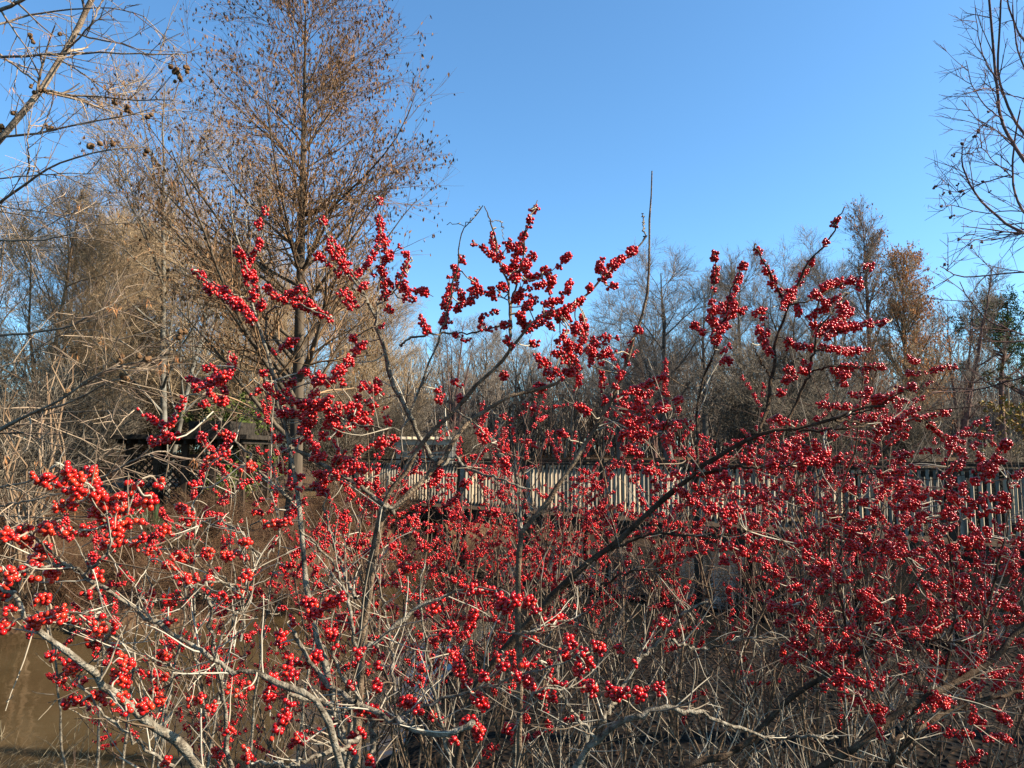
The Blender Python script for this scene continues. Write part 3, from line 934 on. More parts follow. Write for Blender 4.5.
near_boughs('bald_cypress', 'near cypress reaching tan boughs with round cones in from the upper left', (-4.2, 3.6), 6.0, .14, [
    ([(-40, 185), (7, 130), (33, 100), (43, 87), (60, 60), (77, 30), (92, 0), (112, -40)], 3.4, 3.5, 6.5, 5, 1),
    ([(-30, 60), (0, 57), (40, 55), (83, 53), (140, 54), (187, 55)], 3.4, 3.2, 3.2, 1, 1),
    ([(43, 90), (70, 95), (100, 97), (140, 100), (173, 100)], 3.42, 3.2, 2.6, .9, 0),
    ([(-30, 139), (0, 137), (40, 133), (77, 125), (133, 115), (147, 116)], 3.3, 3.1, 3, .9, 1),
    ([(-30, 222), (0, 203), (27, 183), (60, 163), (110, 150), (147, 147)], 3.2, 3.0, 3.4, .9, 1),
    ([(27, 183), (29, 160), (28, 135), (32, 110)], 3.15, 3.1, 2, .8, 0),
    ([(-30, 182), (0, 179), (50, 174), (100, 173)], 3.3, 3.0, 2, .7, 1),
    ([(-30, 12), (0, 10), (25, -2), (50, -20)], 3.2, 3.2, 4, 3, 1),
    ([(-20, 26), (0, 24), (30, 15), (70, 10), (110, 8), (145, 16)], 3.6, 3.4, 2.6, .8, 1),
    ([(65, 52), (90, 25), (105, -5)], 3.45, 3.3, 2, 1, 0),
    ([(0, 54), (18, 68), (38, 83)], 3.45, 3.42, 2.2, 1.6, 0),
    ([(60, 60), (85, 75), (110, 92), (128, 96)], 3.4, 3.3, 1.8, .7, 0),
    ([(77, 34), (100, 40), (125, 44), (150, 55), (165, 50)], 3.45, 3.3, 2.0, .7, 0),
    ([(-30, 241), (0, 240), (40, 240), (67, 235), (93, 223)], 3.0, 2.8, 2.4, .9, 1),
    ([(-30, 203), (0, 206), (40, 212), (75, 215)], 3.2, 3.0, 1.7, .7, 1),
    ([(-30, 335), (0, 335), (40, 332), (73, 325), (100, 310), (112, 306)], 2.7, 2.5, 3.2, .9, 1),
    ([(-30, 445), (0, 430), (30, 414), (60, 400), (107, 370), (160, 357)], 2.6, 2.4, 4.2, .9, 1),
    ([(-30, 448), (20, 418), (70, 402), (110, 382), (128, 378)], 2.7, 2.5, 3.4, .8, 1),
    ([(60, 400), (95, 378), (120, 362), (150, 345), (185, 330)], 2.55, 2.4, 2.2, .7, 0),
    ([(-20, 470), (10, 440), (45, 415), (90, 411), (140, 410)], 2.8, 2.5, 1.8, .6, 1),
    ([(-30, 488), (0, 487), (25, 482), (50, 473), (90, 462), (120, 445)], 2.4, 2.3, 3, .8, 1),
    ([(-30, 510), (0, 506), (30, 500), (65, 493)], 2.4, 2.2, 3, 1.2, 1),
    ([(65, 493), (100, 478), (130, 463), (150, 453), (165, 452), (185, 458), (205, 460)], 2.2, 2.3, 2.4, .9, 0),
    ([(-30, 517), (0, 515), (40, 517), (80, 519), (120, 522)], 2.5, 2.2, 1.8, .7, 1),
    ([(-20, 372), (20, 360), (60, 335), (95, 330), (120, 340)], 2.9, 2.6, 1.6, .6, 1),
], [(146, 117, .011), (93, 143, .012), (146, 150, .012), (113, 103, .010), (172, 68, .011), (178, 72, .012), (186, 70, .011), (180, 80, .010), (43, 90, .010), (4, 128, .014), (32, 88, .010),
    (120, 357, .010), (147, 358, .010), (123, 380, .011), (182, 335, .011), (70, 394, .008), (30, 40, .012), (48, 127, .009), (127, 110, .009), (14, 112, .010), (60, 33, .008), (115, 144, .009)],
    3.3, (M_NEARBARK, M_NEARTWIG, M_CONE), 101, 9, .30, .05)

near_boughs('bald_cypress', 'dark backlit cypress boughs with small round cones at the upper right', (4.9, 4.9), 7.0, .16, [
    ([(1060, 215), (1024, 160), (1013, 143), (1001, 120), (995, 67), (991, 17), (986, -30)], 5, 5, 3.6, 2, 1),
    ([(1060, 175), (1024, 133), (1008, 107), (998, 70), (1000, 20), (1004, -30)], 5.2, 5.2, 2.9, 1.6, 1),
    ([(1060, 246), (1024, 233), (998, 217), (975, 193), (963, 167), (962, 147)], 4.8, 4.7, 3.4, 1, 1),
    ([(1060, 240), (1024, 213), (1013, 180), (1014, 147), (1020, 110)], 5, 5, 2.7, 1.4, 1),
    ([(1060, 225), (1024, 233), (990, 240), (958, 239)], 4.6, 4.5, 1.4, .7, 1),
    ([(1060, 232), (1024, 212), (985, 213), (955, 206), (943, 206)], 4.9, 4.7, 1.4, .6, 1),
    ([(1010, 175), (985, 182), (958, 192), (935, 186)], 4.9, 4.8, 1.3, .6, 0),
    ([(1060, 275), (1024, 272), (968, 277), (950, 272), (940, 266)], 4.4, 4.3, 1.9, .8, 1),
    ([(1060, 346), (1024, 335), (988, 320), (968, 297), (960, 282)], 4.2, 4.1, 1.9, .8, 1),
    ([(1060, 370), (1024, 377), (975, 390), (931, 392)], 4.0, 4.0, 2.1, 1, 1),
    ([(1003, 120), (985, 105), (972, 85), (966, 60)], 5, 4.9, 1.4, .6, 0),
    ([(998, 80), (985, 60), (978, 35), (975, 5)], 5.1, 5, 1.4, .6, 0),
    ([(1014, 147), (995, 130), (980, 122), (962, 100)], 5, 4.9, 1.3, .6, 0),
    ([(1060, 60), (1024, 40), (1010, 10), (1003, -20)], 5.3, 5.2, 2.1, 1.2, 1),
    ([(1060, 130), (1035, 90), (1018, 50), (1012, 5)], 5.1, 5.0, 2.1, 1.2, 1),
    ([(1013, 178), (993, 160), (982, 148), (975, 150)], 4.9, 4.8, 1.1, .6, 0),
    ([(1030, 100), (1010, 95), (990, 88), (972, 92)], 5.0, 4.9, 1.1, .6, 0),
], [(935, 186, .009), (943, 193, .008), (950, 193, .008), (961, 191, .009), (964, 195, .008), (941, 206, .008), (952, 216, .009), (958, 239, .009), (971, 246, .009), (981, 243, .007), (953, 154, .009), (961, 145, .009), (978, 131, .009), (975, 136, .007), (988, 113, .008), (958, 184, .006), (983, 182, .007), (989, 192, .006), (946, 263, .008), (1004, 170, .007)],
    4.8, (M_PURPLEBARK, M_PURPLEBARK, M_PURPLEBARK), 102, 8, .36, .06, .002)

# ---------------------------------------------------------------- winterberry shrubs
SHRUBS = {}
def berries_on(P, g, per, rad, off, step):
    """berry centres crowding along polyline P"""
    seg = np.linalg.norm(np.diff(P, axis=0), axis=1)
    L = seg.sum()
    n = max(2, int(L / step))
    t = np.sort(g.uniform(0, .96, n))
    keep = (np.sin(t * 40 + g.uniform(0, 6)) + g.normal(0, .6, n)) > -.85
    keep[0] = True
    t = t[keep]
    cum = np.concatenate([[0], np.cumsum(seg)]) / L
    C = np.stack([np.interp(t, cum, P[:, k]) for k in range(3)], -1)
    tan = unit(P[-1] - P[0])
    m = len(t)
    k = g.poisson(per, m).clip(1, 6)
    C = np.repeat(C, k, 0)
    axis = C.copy()
    v = g.normal(size=(len(C), 3)); v = v - (v @ tan)[:, None] * tan * .85
    r = rad * g.choice([.62, .85, .95, 1.05, 1.15], len(C), p=[.06, .24, .3, .25, .15])
    C = C + unit(v) * (off * g.uniform(.75, 1.35, len(C)))[:, None]
    # push overlapping berries apart a little
    if 1 < len(C) < 400:
        for _ in range(3):
            D = C[:, None] - C[None]
            dist = np.linalg.norm(D, axis=-1) + np.eye(len(C))
            ov = np.maximum(0, (r[:, None] + r[None]) * .95 - dist)
            np.fill_diagonal(ov, 0)
            C = C + (D / dist[..., None] * ov[..., None] * .35).sum(1)
    return C, r, axis


def stalks(G, axis, C):
    G.tubes(np.stack([axis, (axis + C) / 2, C], 1), np.full((len(C), 3), .00055), 3)


def traced_shrub(label, base, strokes, sprigs, seed, bark, berry, tmpl, rad, ntw, twL, per=2.9, blobs=(), limit=96, dz=.08, step=.0041, twig_top=330, dark=()):
    """strokes: (pts, d0, d1, w0, w1, joins_base); sprigs: pixel polylines; blobs: (cx,cy,rx,ry,n)"""
    g = np.random.default_rng(seed)
    base = np.asarray(base, float)
    t = thing('winterberry_shrub', label, 'shrub', base, 'winterberry shrubs on the near bank')
    A, B, SX, SD = [], [], [], []
    for (pts, d0, d1, w0, w1, root) in strokes:
        P, R, s, d = trace(pts, d0, d1, w0, w1, 28, .005)
        # knuckles where side shoots left the stem
        R = R * (1 + .10 * np.sin(np.arange(28) * 1.9 + g.uniform(0, 6)) + g.normal(0, .08, 28))
        G = Geo()
        if root:
            b = base + np.array([g.normal(0, .05), g.normal(0, .05), -.03])
            e = spline([b, b * .45 + P[0] * .55 + np.array([0, 0, -.05]), P[0]], 8)
            G.tubes(e, np.linspace(R[0] * 1.35, R[0], 8), 9)
        G.tubes(P, R, 9)
        G.build('stem', M_DSTEM2 if len(A) in dark else bark, t)
        A.append(P); B.append(R); SX.append(s); SD.append(d)
    PX, PD = np.concatenate(SX), np.concatenate(SD)
    P3 = np.concatenate(A)
    all_sp = [np.asarray(s, float) for s in sprigs]
    for (cx, cy, rx, ry, n) in blobs:
        for _ in range(n):
            a, q = g.uniform(0, 6.28), math.sqrt(g.uniform(0, 1))
            x, y = cx + rx * q * math.cos(a), cy + ry * q * math.sin(a)
            th = g.uniform(0, 6.28); L = g.uniform(8, 24)
            all_sp.append(np.array([(x, y), (x + L * .5 * math.cos(th) + g.normal(0, 2), y - abs(L * .5 * math.sin(th))), (x + L * math.cos(th), y - .9 * L * abs(math.sin(th)))]))
    TW = Geo()
    rest, restw = Geo(), Geo()
    order = sorted(range(len(all_sp)), key=lambda i: -np.abs(np.diff(all_sp[i], axis=0)).sum())
    for rank, i in enumerate(order):
        s = all_sp[i]
        if len(s) == 1:
            s = np.vstack([s, s + [g.uniform(-3, 3), -g.uniform(4, 8)]])
        # attach at the end closest to a stem
        dd = [np.hypot(PX[:, 0] - e[0], PX[:, 1] - e[1]) for e in (s[0], s[-1])]
        if dd[1].min() < dd[0].min():
            s = s[::-1]; dd = dd[::-1]
        j = int(dd[0].argmin())
        d0 = PD[j] * (1 + g.normal(0, dz * .35) + min(dd[0][j], 90) / 740 * g.choice([-1, 1]) * .5)
        lenpx = np.abs(np.diff(s, axis=0)).sum()
        d1 = d0 * (1 + lenpx / 740 * g.uniform(-.9, .9))
        n = max(7, int(lenpx / 5))
        sp = spline(s + g.normal(0, .5, s.shape), n)
        Q = at(sp[:, 0], sp[:, 1], np.linspace(d0, d1, n)) + g.normal(0, .0015, (n, 3))
        # twig joining the stem
        c = P3[j]
        hop = np.linalg.norm(Q[0] - c)
        e = spline([c, (c + Q[0]) / 2 + g.normal(0, .06 * hop + .002, 3), Q[0], Q[min(2, n - 1)]], 9)
        TW.tubes(e, np.linspace(.0014, .0011, 9), 5)
        C, r, axis = berries_on(Q, g, per, rad, rad * 1.28, step)
        if rank < limit:
            G, W = Geo(), Geo()
            G.balls(C, r, tmpl); W.tubes(Q, np.linspace(.0012, .0007, n), 5); stalks(W, axis, C)
            G.build('berry_sprig', berry, t, True, (W, M_TWIG))
        else:
            rest.balls(C, r, tmpl); restw.tubes(Q, np.linspace(.0012, .0007, n), 5); stalks(restw, axis, C)
    if rest.n:
        o = rest.build('berry_sprig', berry, t, True, (restw, M_TWIG)); o['kind'] = 'stuff'
    A, B = np.stack(A), np.stack(B)
    Q, S = grow(A, B, ntw, .02, .8, .7, .3, twL, .6, .45, .0011, 7, .07, .03, .4, g)
    S = np.minimum(S, .0013)
    low = (Q[:, 0] - np.array([0, 0, EYE])) @ np.array([0, -SP, CP]) / ((Q[:, 0] - np.array([0, 0, EYE])) @ np.array([0, CP, SP]))
    keep = (384 - low * FPX) > g.uniform(twig_top, 640, len(Q))
    Q, S = Q[keep], S[keep]
    TW.tubes(Q, S, 4)
    Q2, S2 = grow(Q, S, 1, .2, 1, .7, .3, twL * .4, .3, .7, .0008, 5, .14, .02, .5, g)
    TW.tubes(Q2, S2, 3)
    o = TW.build('twigs', M_TWIG, t)
    return t


def gpt(x, y):
    return (x, y, float(ground_z(x, y)))


# tall shrub in the centre
A_strokes = [
    ([(350, 790), (338, 720), (323, 660), (313, 626), (307, 590), (302, 540), (298, 500), (293, 465), (287, 432), (278, 393), (267, 350), (253, 303), (247, 267), (236, 232), (232, 190)], 1.42, 1.5, 7, 1.4, 1),
    ([(441, 466), (428, 452), (418, 435), (407, 413), (390, 373), (380, 333), (372, 310), (360, 287), (345, 268), (330, 240), (322, 222)], 1.52, 1.5, 6, 1.2, 0),
    ([(355, 800), (360, 680), (365, 620), (372, 570), (383, 517), (396, 505), (416, 487), (431, 470), (446, 455), (456, 437), (468, 421), (507, 398), (547, 388), (562, 379)], 1.5, 1.6, 7.5, 3, 1),
    ([(352, 800), (358, 700), (362, 640), (368, 580), (376, 530), (386, 500), (406, 470), (423, 442), (450, 413), (470, 393), (493, 370), (508, 353), (533, 323), (547, 315), (577, 303), (597, 283), (617, 267), (637, 248), (648, 235)], 1.45, 1.52, 6.5, 1.3, 1),
    ([(508, 353), (511, 330), (510, 310), (507, 280), (500, 263), (493, 233), (489, 218), (485, 207)], 1.5, 1.5, 3.6, 1.0, 0),
    ([(510, 312), (515, 290), (522, 260), (528, 223), (537, 201)], 1.5, 1.45, 2.6, .9, 0),
    ([(427, 367), (413, 407), (402, 430)][::-1] + [(442, 330), (450, 300), (456, 275), (459, 245), (466, 225), (484, 207)], 1.5, 1.4, 2.6, .9, 0),
    ([(400, 347), (410, 338), (442, 333), (473, 332), (508, 324)], 1.5, 1.5, 2.4, 1.6, 0),
    ([(519, 800), (519, 680), (519, 592), (519, 545), (524, 530), (547, 500), (564, 477), (582, 450), (597, 425), (610, 403), (622, 373), (633, 340), (645, 303), (650, 260), (649, 215), (653, 170)], 1.62, 1.6, 6.5, 1.5, 1),
    ([(645, 240), (644, 225), (643, 213)], 1.6, 1.58, 1.6, 1, 0),
    ([(522, 540), (519, 510), (517, 482), (514, 455)], 1.66, 1.7, 3, 1.4, 0),
    ([(290, 447), (305, 455), (330, 470), (352, 480), (373, 497), (385, 506), (393, 512)], 1.45, 1.5, 3.4, 5, 0),
    ([(278, 398), (262, 388), (248, 375), (235, 366)], 1.45, 1.4, 2, 1, 0),
    ([(200, 395), (225, 430), (248, 452), (262, 475), (293, 500)][::-1], 1.44, 1.3, 3, 1, 0),
    ([(440, 465), (455, 458), (470, 470), (498, 478), (530, 490)], 1.52, 1.5, 3.6, 2, 0),
    ([(456, 410), (480, 428), (500, 450), (512, 470)], 1.48, 1.4, 2, 1, 0),
    ([(400, 430), (360, 425), (345, 420), (380, 398), (410, 395)], 1.4, 1.35, 1.8, 1, 0),
    ([(253, 303), (245, 300), (225, 290), (205, 278), (193, 271)], 1.48, 1.4, 2, 1, 0),
    ([(265, 340), (270, 310), (300, 305), (330, 317)], 1.48, 1.35, 2.2, 1.2, 0),
    ([(258, 255), (262, 230), (268, 200), (271, 165)], 1.5, 1.5, 1.6, 1., 0),
    ([(247, 262), (246, 235), (248, 195)], 1.5, 1.48, 1.4, .8, 0),
    ([(360, 287), (366, 300), (374, 310)][::-1] + [(350, 270), (330, 262), (312, 254)], 1.5, 1.45, 2, 1, 0),
    ([(376, 325), (378, 300), (380, 270), (380, 235), (380, 198)], 1.5, 1.5, 2, 1., 0),
    ([(378, 305), (395, 290), (405, 270), (412, 258)], 1.5, 1.5, 1.7, 1, 0),
    ([(300, 530), (330, 560), (345, 590), (352, 620), (356, 660)][::-1], 1.45, 1.35, 4, 1.8, 0),
    ([(322, 505), (335, 545), (345, 575), (357, 600)][::-1], 1.46, 1.5, 3.4, 2, 0),
    ([(480, 207), (475, 215), (466, 224), (448, 224)], 1.4, 1.4, .9, .7, 0),
    ([(488, 222), (500, 221), (503, 228), (503, 240)], 1.45, 1.45, .9, .7, 0),
]
A_sprigs = [
    [(266, 212)], [(259, 226)], [(264, 237), (257, 245)], [(237, 248), (243, 262), (248, 280), (252, 300)], [(240, 252), (247, 270), (250, 285)], [(257, 250), (249, 262), (246, 280)], [(250, 268), (253, 285), (256, 300)],
    [(193, 271), (203, 278), (212, 285), (222, 292), (232, 298)], [(222, 290), (238, 302), (254, 325)], [(232, 296), (246, 310), (250, 320)], [(205, 284), (225, 300), (240, 306)],
    [(262, 287), (285, 300), (305, 300), (318, 312), (330, 318)], [(268, 292), (290, 303), (310, 308)], [(285, 297), (298, 290), (307, 291)], [(265, 300), (258, 308)],
    [(187, 377), (200, 382), (213, 387), (222, 378), (233, 367), (230, 353)], [(195, 388), (212, 383), (228, 372)], [(200, 403), (213, 402), (227, 400)], [(205, 370), (214, 366)],
    [(137, 407), (147, 417), (167, 427), (175, 415), (183, 400)], [(147, 440), (165, 440), (180, 437)], [(203, 433), (205, 440)], [(210, 423), (222, 432), (233, 437)], [(217, 452), (230, 447)], [(165, 430), (172, 440)],
    [(251, 395), (262, 390), (272, 384)], [(262, 372), (266, 380)], [(277, 353), (284, 348), (290, 343)], [(285, 342), (296, 340)],
    [(333, 377), (345, 363), (355, 352), (363, 343)], [(325, 385), (340, 370), (352, 362)], [(283, 397), (300, 402), (318, 403), (333, 398)], [(310, 377), (322, 382), (335, 378)], [(345, 413), (358, 406), (373, 400)], [(360, 387), (372, 385), (382, 382)], [(365, 380), (376, 390), (380, 396)], [(347, 425), (360, 420)], [(320, 430), (333, 425)],
    [(380, 198), (380, 206)], [(379, 212), (381, 225), (380, 235), (375, 250), (368, 262), (358, 272), (352, 280)], [(381, 225), (384, 245), (385, 262), (383, 280), (384, 300)], [(385, 245), (387, 255), (381, 268), (372, 275)], [(383, 275), (390, 290), (382, 300)],
    [(322, 222), (325, 219)], [(326, 235), (335, 250), (345, 265), (350, 278)], [(330, 238), (340, 252), (348, 265)], [(328, 245), (340, 262), (350, 276)], [(312, 254), (322, 260), (335, 270), (345, 278)], [(387, 260), (394, 252), (402, 246)], [(411, 258), (404, 270), (398, 280), (400, 295)], [(404, 262), (408, 272)], [(337, 290), (345, 298), (352, 308)], [(340, 288), (350, 295), (356, 306)], [(368, 282), (362, 290)],
    [(385, 308), (392, 312)], [(400, 288), (412, 292), (422, 290), (433, 297)], [(405, 298), (415, 300)], [(384, 330)], [(352, 340), (360, 336)],
    [(403, 247), (406, 260), (404, 280), (407, 293)], [(453, 263), (457, 280), (447, 310), (443, 323)], [(448, 275), (450, 292), (444, 305)], [(457, 285), (462, 300), (455, 312)], [(467, 277), (480, 290), (470, 300), (460, 307)], [(462, 262)], [(472, 285), (468, 300)], [(487, 293), (497, 298)], [(420, 313), (427, 333)], [(424, 330), (431, 326)], [(455, 335), (465, 337), (472, 337)], [(443, 325), (450, 320)], [(480, 330), (483, 317), (500, 310)], [(485, 328), (497, 327), (510, 323)], [(500, 285), (506, 290)], [(440, 306), (450, 300)],
    [(472, 242), (487, 252), (497, 260)], [(492, 230), (495, 245), (498, 258)], [(491, 233), (497, 250)], [(512, 240), (505, 250), (500, 257)], [(535, 207), (532, 212)], [(531, 218), (528, 223), (523, 237), (517, 253), (515, 267), (520, 287), (517, 307)], [(523, 230), (520, 246), (526, 258), (518, 272)], [(515, 255), (524, 270), (522, 285), (512, 300)], [(535, 253), (530, 263), (524, 268)], [(527, 280), (550, 272), (563, 260), (573, 252)], [(552, 273), (551, 282), (550, 290)], [(540, 277), (546, 268)], [(500, 267), (510, 270), (518, 273)], [(523, 293), (533, 287), (543, 283)], [(517, 307), (527, 303), (537, 300)], [(543, 303), (553, 302), (563, 297), (568, 288), (573, 280)], [(545, 312), (560, 312), (575, 305)], [(538, 318), (552, 318), (573, 320)], [(543, 307), (547, 315), (550, 330)], [(520, 313), (523, 323), (525, 333)], [(503, 337), (508, 342), (513, 347)], [(530, 325), (545, 322), (556, 330)],
    [(588, 288), (593, 285)], [(598, 282), (613, 267), (625, 257), (635, 250)], [(602, 257), (601, 266), (601, 275)], [(605, 285), (612, 286), (618, 285)], [(604, 272), (618, 262)], [(577, 303), (585, 298)],
    [(532, 350), (540, 358), (547, 363), (552, 380)], [(536, 355), (546, 370), (550, 382)], [(533, 388), (540, 386), (547, 387)], [(536, 384), (542, 392)], [(590, 343), (600, 338), (617, 337)], [(587, 360), (600, 355), (615, 352)], [(600, 357), (603, 370), (603, 387), (607, 407)], [(563, 400), (575, 405), (592, 412)], [(585, 325), (583, 340), (575, 355)], [(570, 345), (575, 360), (570, 375)], [(577, 335), (590, 350), (592, 365)], [(566, 360), (580, 372), (575, 390)],
    [(640, 328), (638, 331)], [(633, 340), (630, 345)], [(628, 350), (627, 365)], [(622, 373), (615, 385), (612, 398)], [(617, 400), (633, 390), (645, 386), (653, 382)], [(607, 385), (600, 380)],
    [(453, 380), (462, 387)], [(457, 397), (470, 400)], [(437, 390), (444, 396)], [(523, 403), (530, 408), (537, 410)], [(505, 379)], [(480, 430), (490, 440)], [(560, 430), (570, 440)], [(521, 440), (540, 446)], [(435, 400), (442, 402)],
    [(478, 430), (485, 440)], [(425, 477), (441, 470)], [(437, 465), (440, 478), (430, 487)], [(420, 459), (416, 452)], [(505, 460), (506, 475)],
    [(480, 515), (492, 512), (505, 516)], [(450, 517), (462, 512)], [(505, 417), (506, 422)],
    [(613, 405), (625, 412), (640, 405), (650, 398)], [(620, 440), (632, 425), (645, 420)], [(625, 432), (640, 436), (655, 430)], [(630, 410), (628, 425), (632, 440)],
]
traced_shrub('tallest red berried shrub rising in the centre with one long leafless wand', gpt(-.36, 1.5), A_strokes, A_sprigs, 201, M_STEM, M_BERRY, ICO1, .00335, 9, .16,
             blobs=[(318, 408, 50, 36, 26), (578, 362, 20, 36, 16), (360, 450, 45, 38, 22), (300, 480, 35, 40, 10), (215, 390, 25, 12, 4), (515, 285, 20, 35, 7), (640, 420, 25, 22, 9), (525, 335, 18, 12, 3)], dark=(2, 3, 4, 5, 7, 8))

# withered leaf held on a twig of the centre shrub
# arching shrub on the right
R_strokes = [
    ([(452, 800), (470, 700), (500, 655), (537, 616), (557, 592), (587, 565), (612, 547), (637, 525), (662, 500), (682, 484), (702, 467), (724, 454), (744, 442), (768, 431), (801, 428), (835, 418), (858, 408), (885, 405)], 1.72, 1.66, 7.8, 2.4, 1),
    ([(760, 434), (763, 420), (767, 407), (773, 377), (775, 350), (782, 327), (790, 303), (800, 277), (813, 257), (830, 237), (838, 220), (845, 206)], 1.68, 1.7, 4.2, 1.1, 0),
    ([(787, 310), (780, 293), (768, 270), (757, 250), (754, 246), (757, 244)], 1.69, 1.66, 2.2, 1, 0),
    ([(697, 470), (697, 440), (697, 413), (703, 380), (713, 357), (723, 323), (733, 287), (743, 263)], 1.66, 1.7, 3.4, 1., 0),
    ([(715, 350), (713, 325), (712, 300), (715, 275), (716, 253)], 1.68, 1.62, 2.2, 1, 0),
    ([(786, 429), (790, 417), (800, 393), (810, 373), (813, 350), (820, 330), (838, 305), (852, 290)], 1.67, 1.75, 3.6, 1.4, 0),
    ([(812, 372), (835, 366), (860, 367), (886, 365)], 1.7, 1.6, 2, 1, 0),
    ([(830, 420), (862, 412), (890, 398), (916, 385)], 1.66, 1.6, 2, 1, 0),
    ([(835, 420), (880, 424), (920, 418), (950, 412)], 1.66, 1.75, 2.2, 1, 0),
    ([(800, 430), (850, 428), (885, 420)], 1.66, 1.72, 2.6, 1.4, 0),
    ([(915, 418), (932, 425), (946, 442)], 1.72, 1.7, 1.6, 1, 0),
    ([(700, 475), (724, 469), (742, 467), (768, 467), (790, 465)], 1.72, 1.5, 3.6, 1.6, 0),
    ([(610, 552), (622, 545), (640, 537), (662, 534), (700, 537), (732, 536), (747, 530)], 1.72, 1.5, 3.2, 1.6, 0),
    ([(600, 585), (640, 570), (690, 580), (720, 592)], 1.7, 1.5, 2.2, 1.0, 0),
    ([(820, 335), (850, 328), (888, 323)], 1.7, 1.6, 1.8, 1, 0),
    ([(815, 350), (840, 350), (868, 350)], 1.7, 1.8, 1.6, 1, 0),
    ([(790, 305), (815, 298), (840, 285), (858, 277), (865, 268)], 1.7, 1.6, 1.8, .9, 0),
    ([(773, 380), (760, 360), (752, 345)], 1.68, 1.6, 1.6, .9, 0),
    ([(662, 432), (670, 420), (683, 448), (686, 470)], 1.68, 1.6, 1.6, 1.4, 0),
]
R_sprigs = [
    [(715, 253), (714, 262)], [(716, 266), (715, 280), (712, 295)], [(712, 300), (710, 312), (713, 325), (715, 343)], [(743, 263), (741, 268)], [(740, 272), (737, 283), (730, 300), (727, 307), (723, 323)], [(730, 296), (735, 305), (728, 315)], [(702, 317), (710, 320), (717, 323)], [(723, 350), (733, 343)], [(727, 318), (737, 312), (747, 307)], [(718, 363), (726, 360), (735, 363)], [(712, 305), (720, 312)],
    [(750, 310), (763, 317), (765, 332), (765, 347)], [(765, 347), (773, 357)], [(755, 315), (765, 310)], [(758, 324), (762, 340)],
    [(755, 249), (760, 253)], [(762, 259), (770, 273), (775, 285), (782, 297)], [(765, 270), (774, 288)],
    [(838, 222)], [(836, 226)], [(830, 240), (822, 245)], [(815, 254), (808, 266)], [(809, 266), (800, 277), (793, 290), (787, 303)], [(800, 283), (790, 297), (781, 310)], [(787, 290), (795, 305), (800, 315)],
    [(807, 300), (818, 293), (827, 287), (840, 282), (856, 277)], [(845, 285), (858, 281), (860, 287)], [(862, 265), (868, 267), (874, 265)],
    [(806, 320), (818, 312), (832, 300), (845, 293)], [(805, 322), (822, 325), (838, 315), (848, 303)], [(815, 335), (830, 325), (845, 318), (852, 307)], [(812, 318), (828, 308)],
    [(828, 330), (845, 326), (866, 325), (888, 323)], [(840, 330), (860, 327)], [(783, 350), (795, 345), (812, 347)], [(787, 340), (800, 350)], [(818, 347), (835, 350), (850, 352), (868, 350)], [(845, 348), (860, 352)], [(825, 340), (835, 333), (848, 328)],
    [(787, 370), (800, 372), (812, 373)], [(785, 380), (795, 376)], [(800, 362), (810, 366)], [(778, 392), (786, 391)], [(835, 367), (855, 366), (870, 366), (886, 365)], [(832, 370), (840, 380), (847, 387)], [(838, 378), (850, 372)],
    [(868, 407), (885, 400), (900, 392), (916, 385)], [(872, 400), (890, 396)], [(846, 395), (858, 395), (870, 392)], [(817, 403), (833, 406), (850, 407)], [(878, 423), (895, 420), (915, 417), (935, 415)], [(943, 414), (950, 413)], [(880, 430), (893, 428), (905, 438)], [(895, 425), (910, 428)], [(928, 423), (937, 432), (945, 440)], [(948, 450), (954, 440), (960, 432)], [(770, 417), (780, 420), (790, 423)], [(768, 422), (782, 418)], [(872, 413), (876, 424)],
    [(653, 407), (668, 402), (683, 400)], [(655, 412), (672, 408)], [(627, 393), (645, 385), (660, 378), (668, 376)], [(650, 430), (665, 425), (690, 420)], [(670, 445), (672, 432), (680, 422)], [(660, 435), (668, 440)],
    [(765, 468), (778, 460), (790, 452)], [(770, 460), (785, 466), (800, 462), (820, 460)], [(805, 455), (815, 445), (822, 448)], [(815, 462), (830, 463), (842, 455), (850, 456)], [(672, 486), (682, 490), (690, 498)], [(700, 490), (712, 492)],
    [(700, 550), (720, 548), (735, 540)], [(730, 545), (745, 552), (757, 548)], [(745, 535), (755, 545), (768, 540)], [(720, 560), (740, 560)],
    [(800, 545), (812, 540), (822, 538)], [(803, 552), (815, 560), (830, 565)],
]
traced_shrub('berry shrub whose thick dark stem arches to the right across the bridge', gpt(-.14, 1.72), R_strokes, R_sprigs, 202, M_DSTEM, M_BERRY, ICO1, .0035, 8, .17,
             blobs=[(828, 322, 26, 22, 4), (790, 465, 45, 14, 14), (720, 330, 16, 25, 5), (735, 500, 45, 32, 16), (895, 425, 25, 10, 5), (665, 470, 40, 25, 8)])

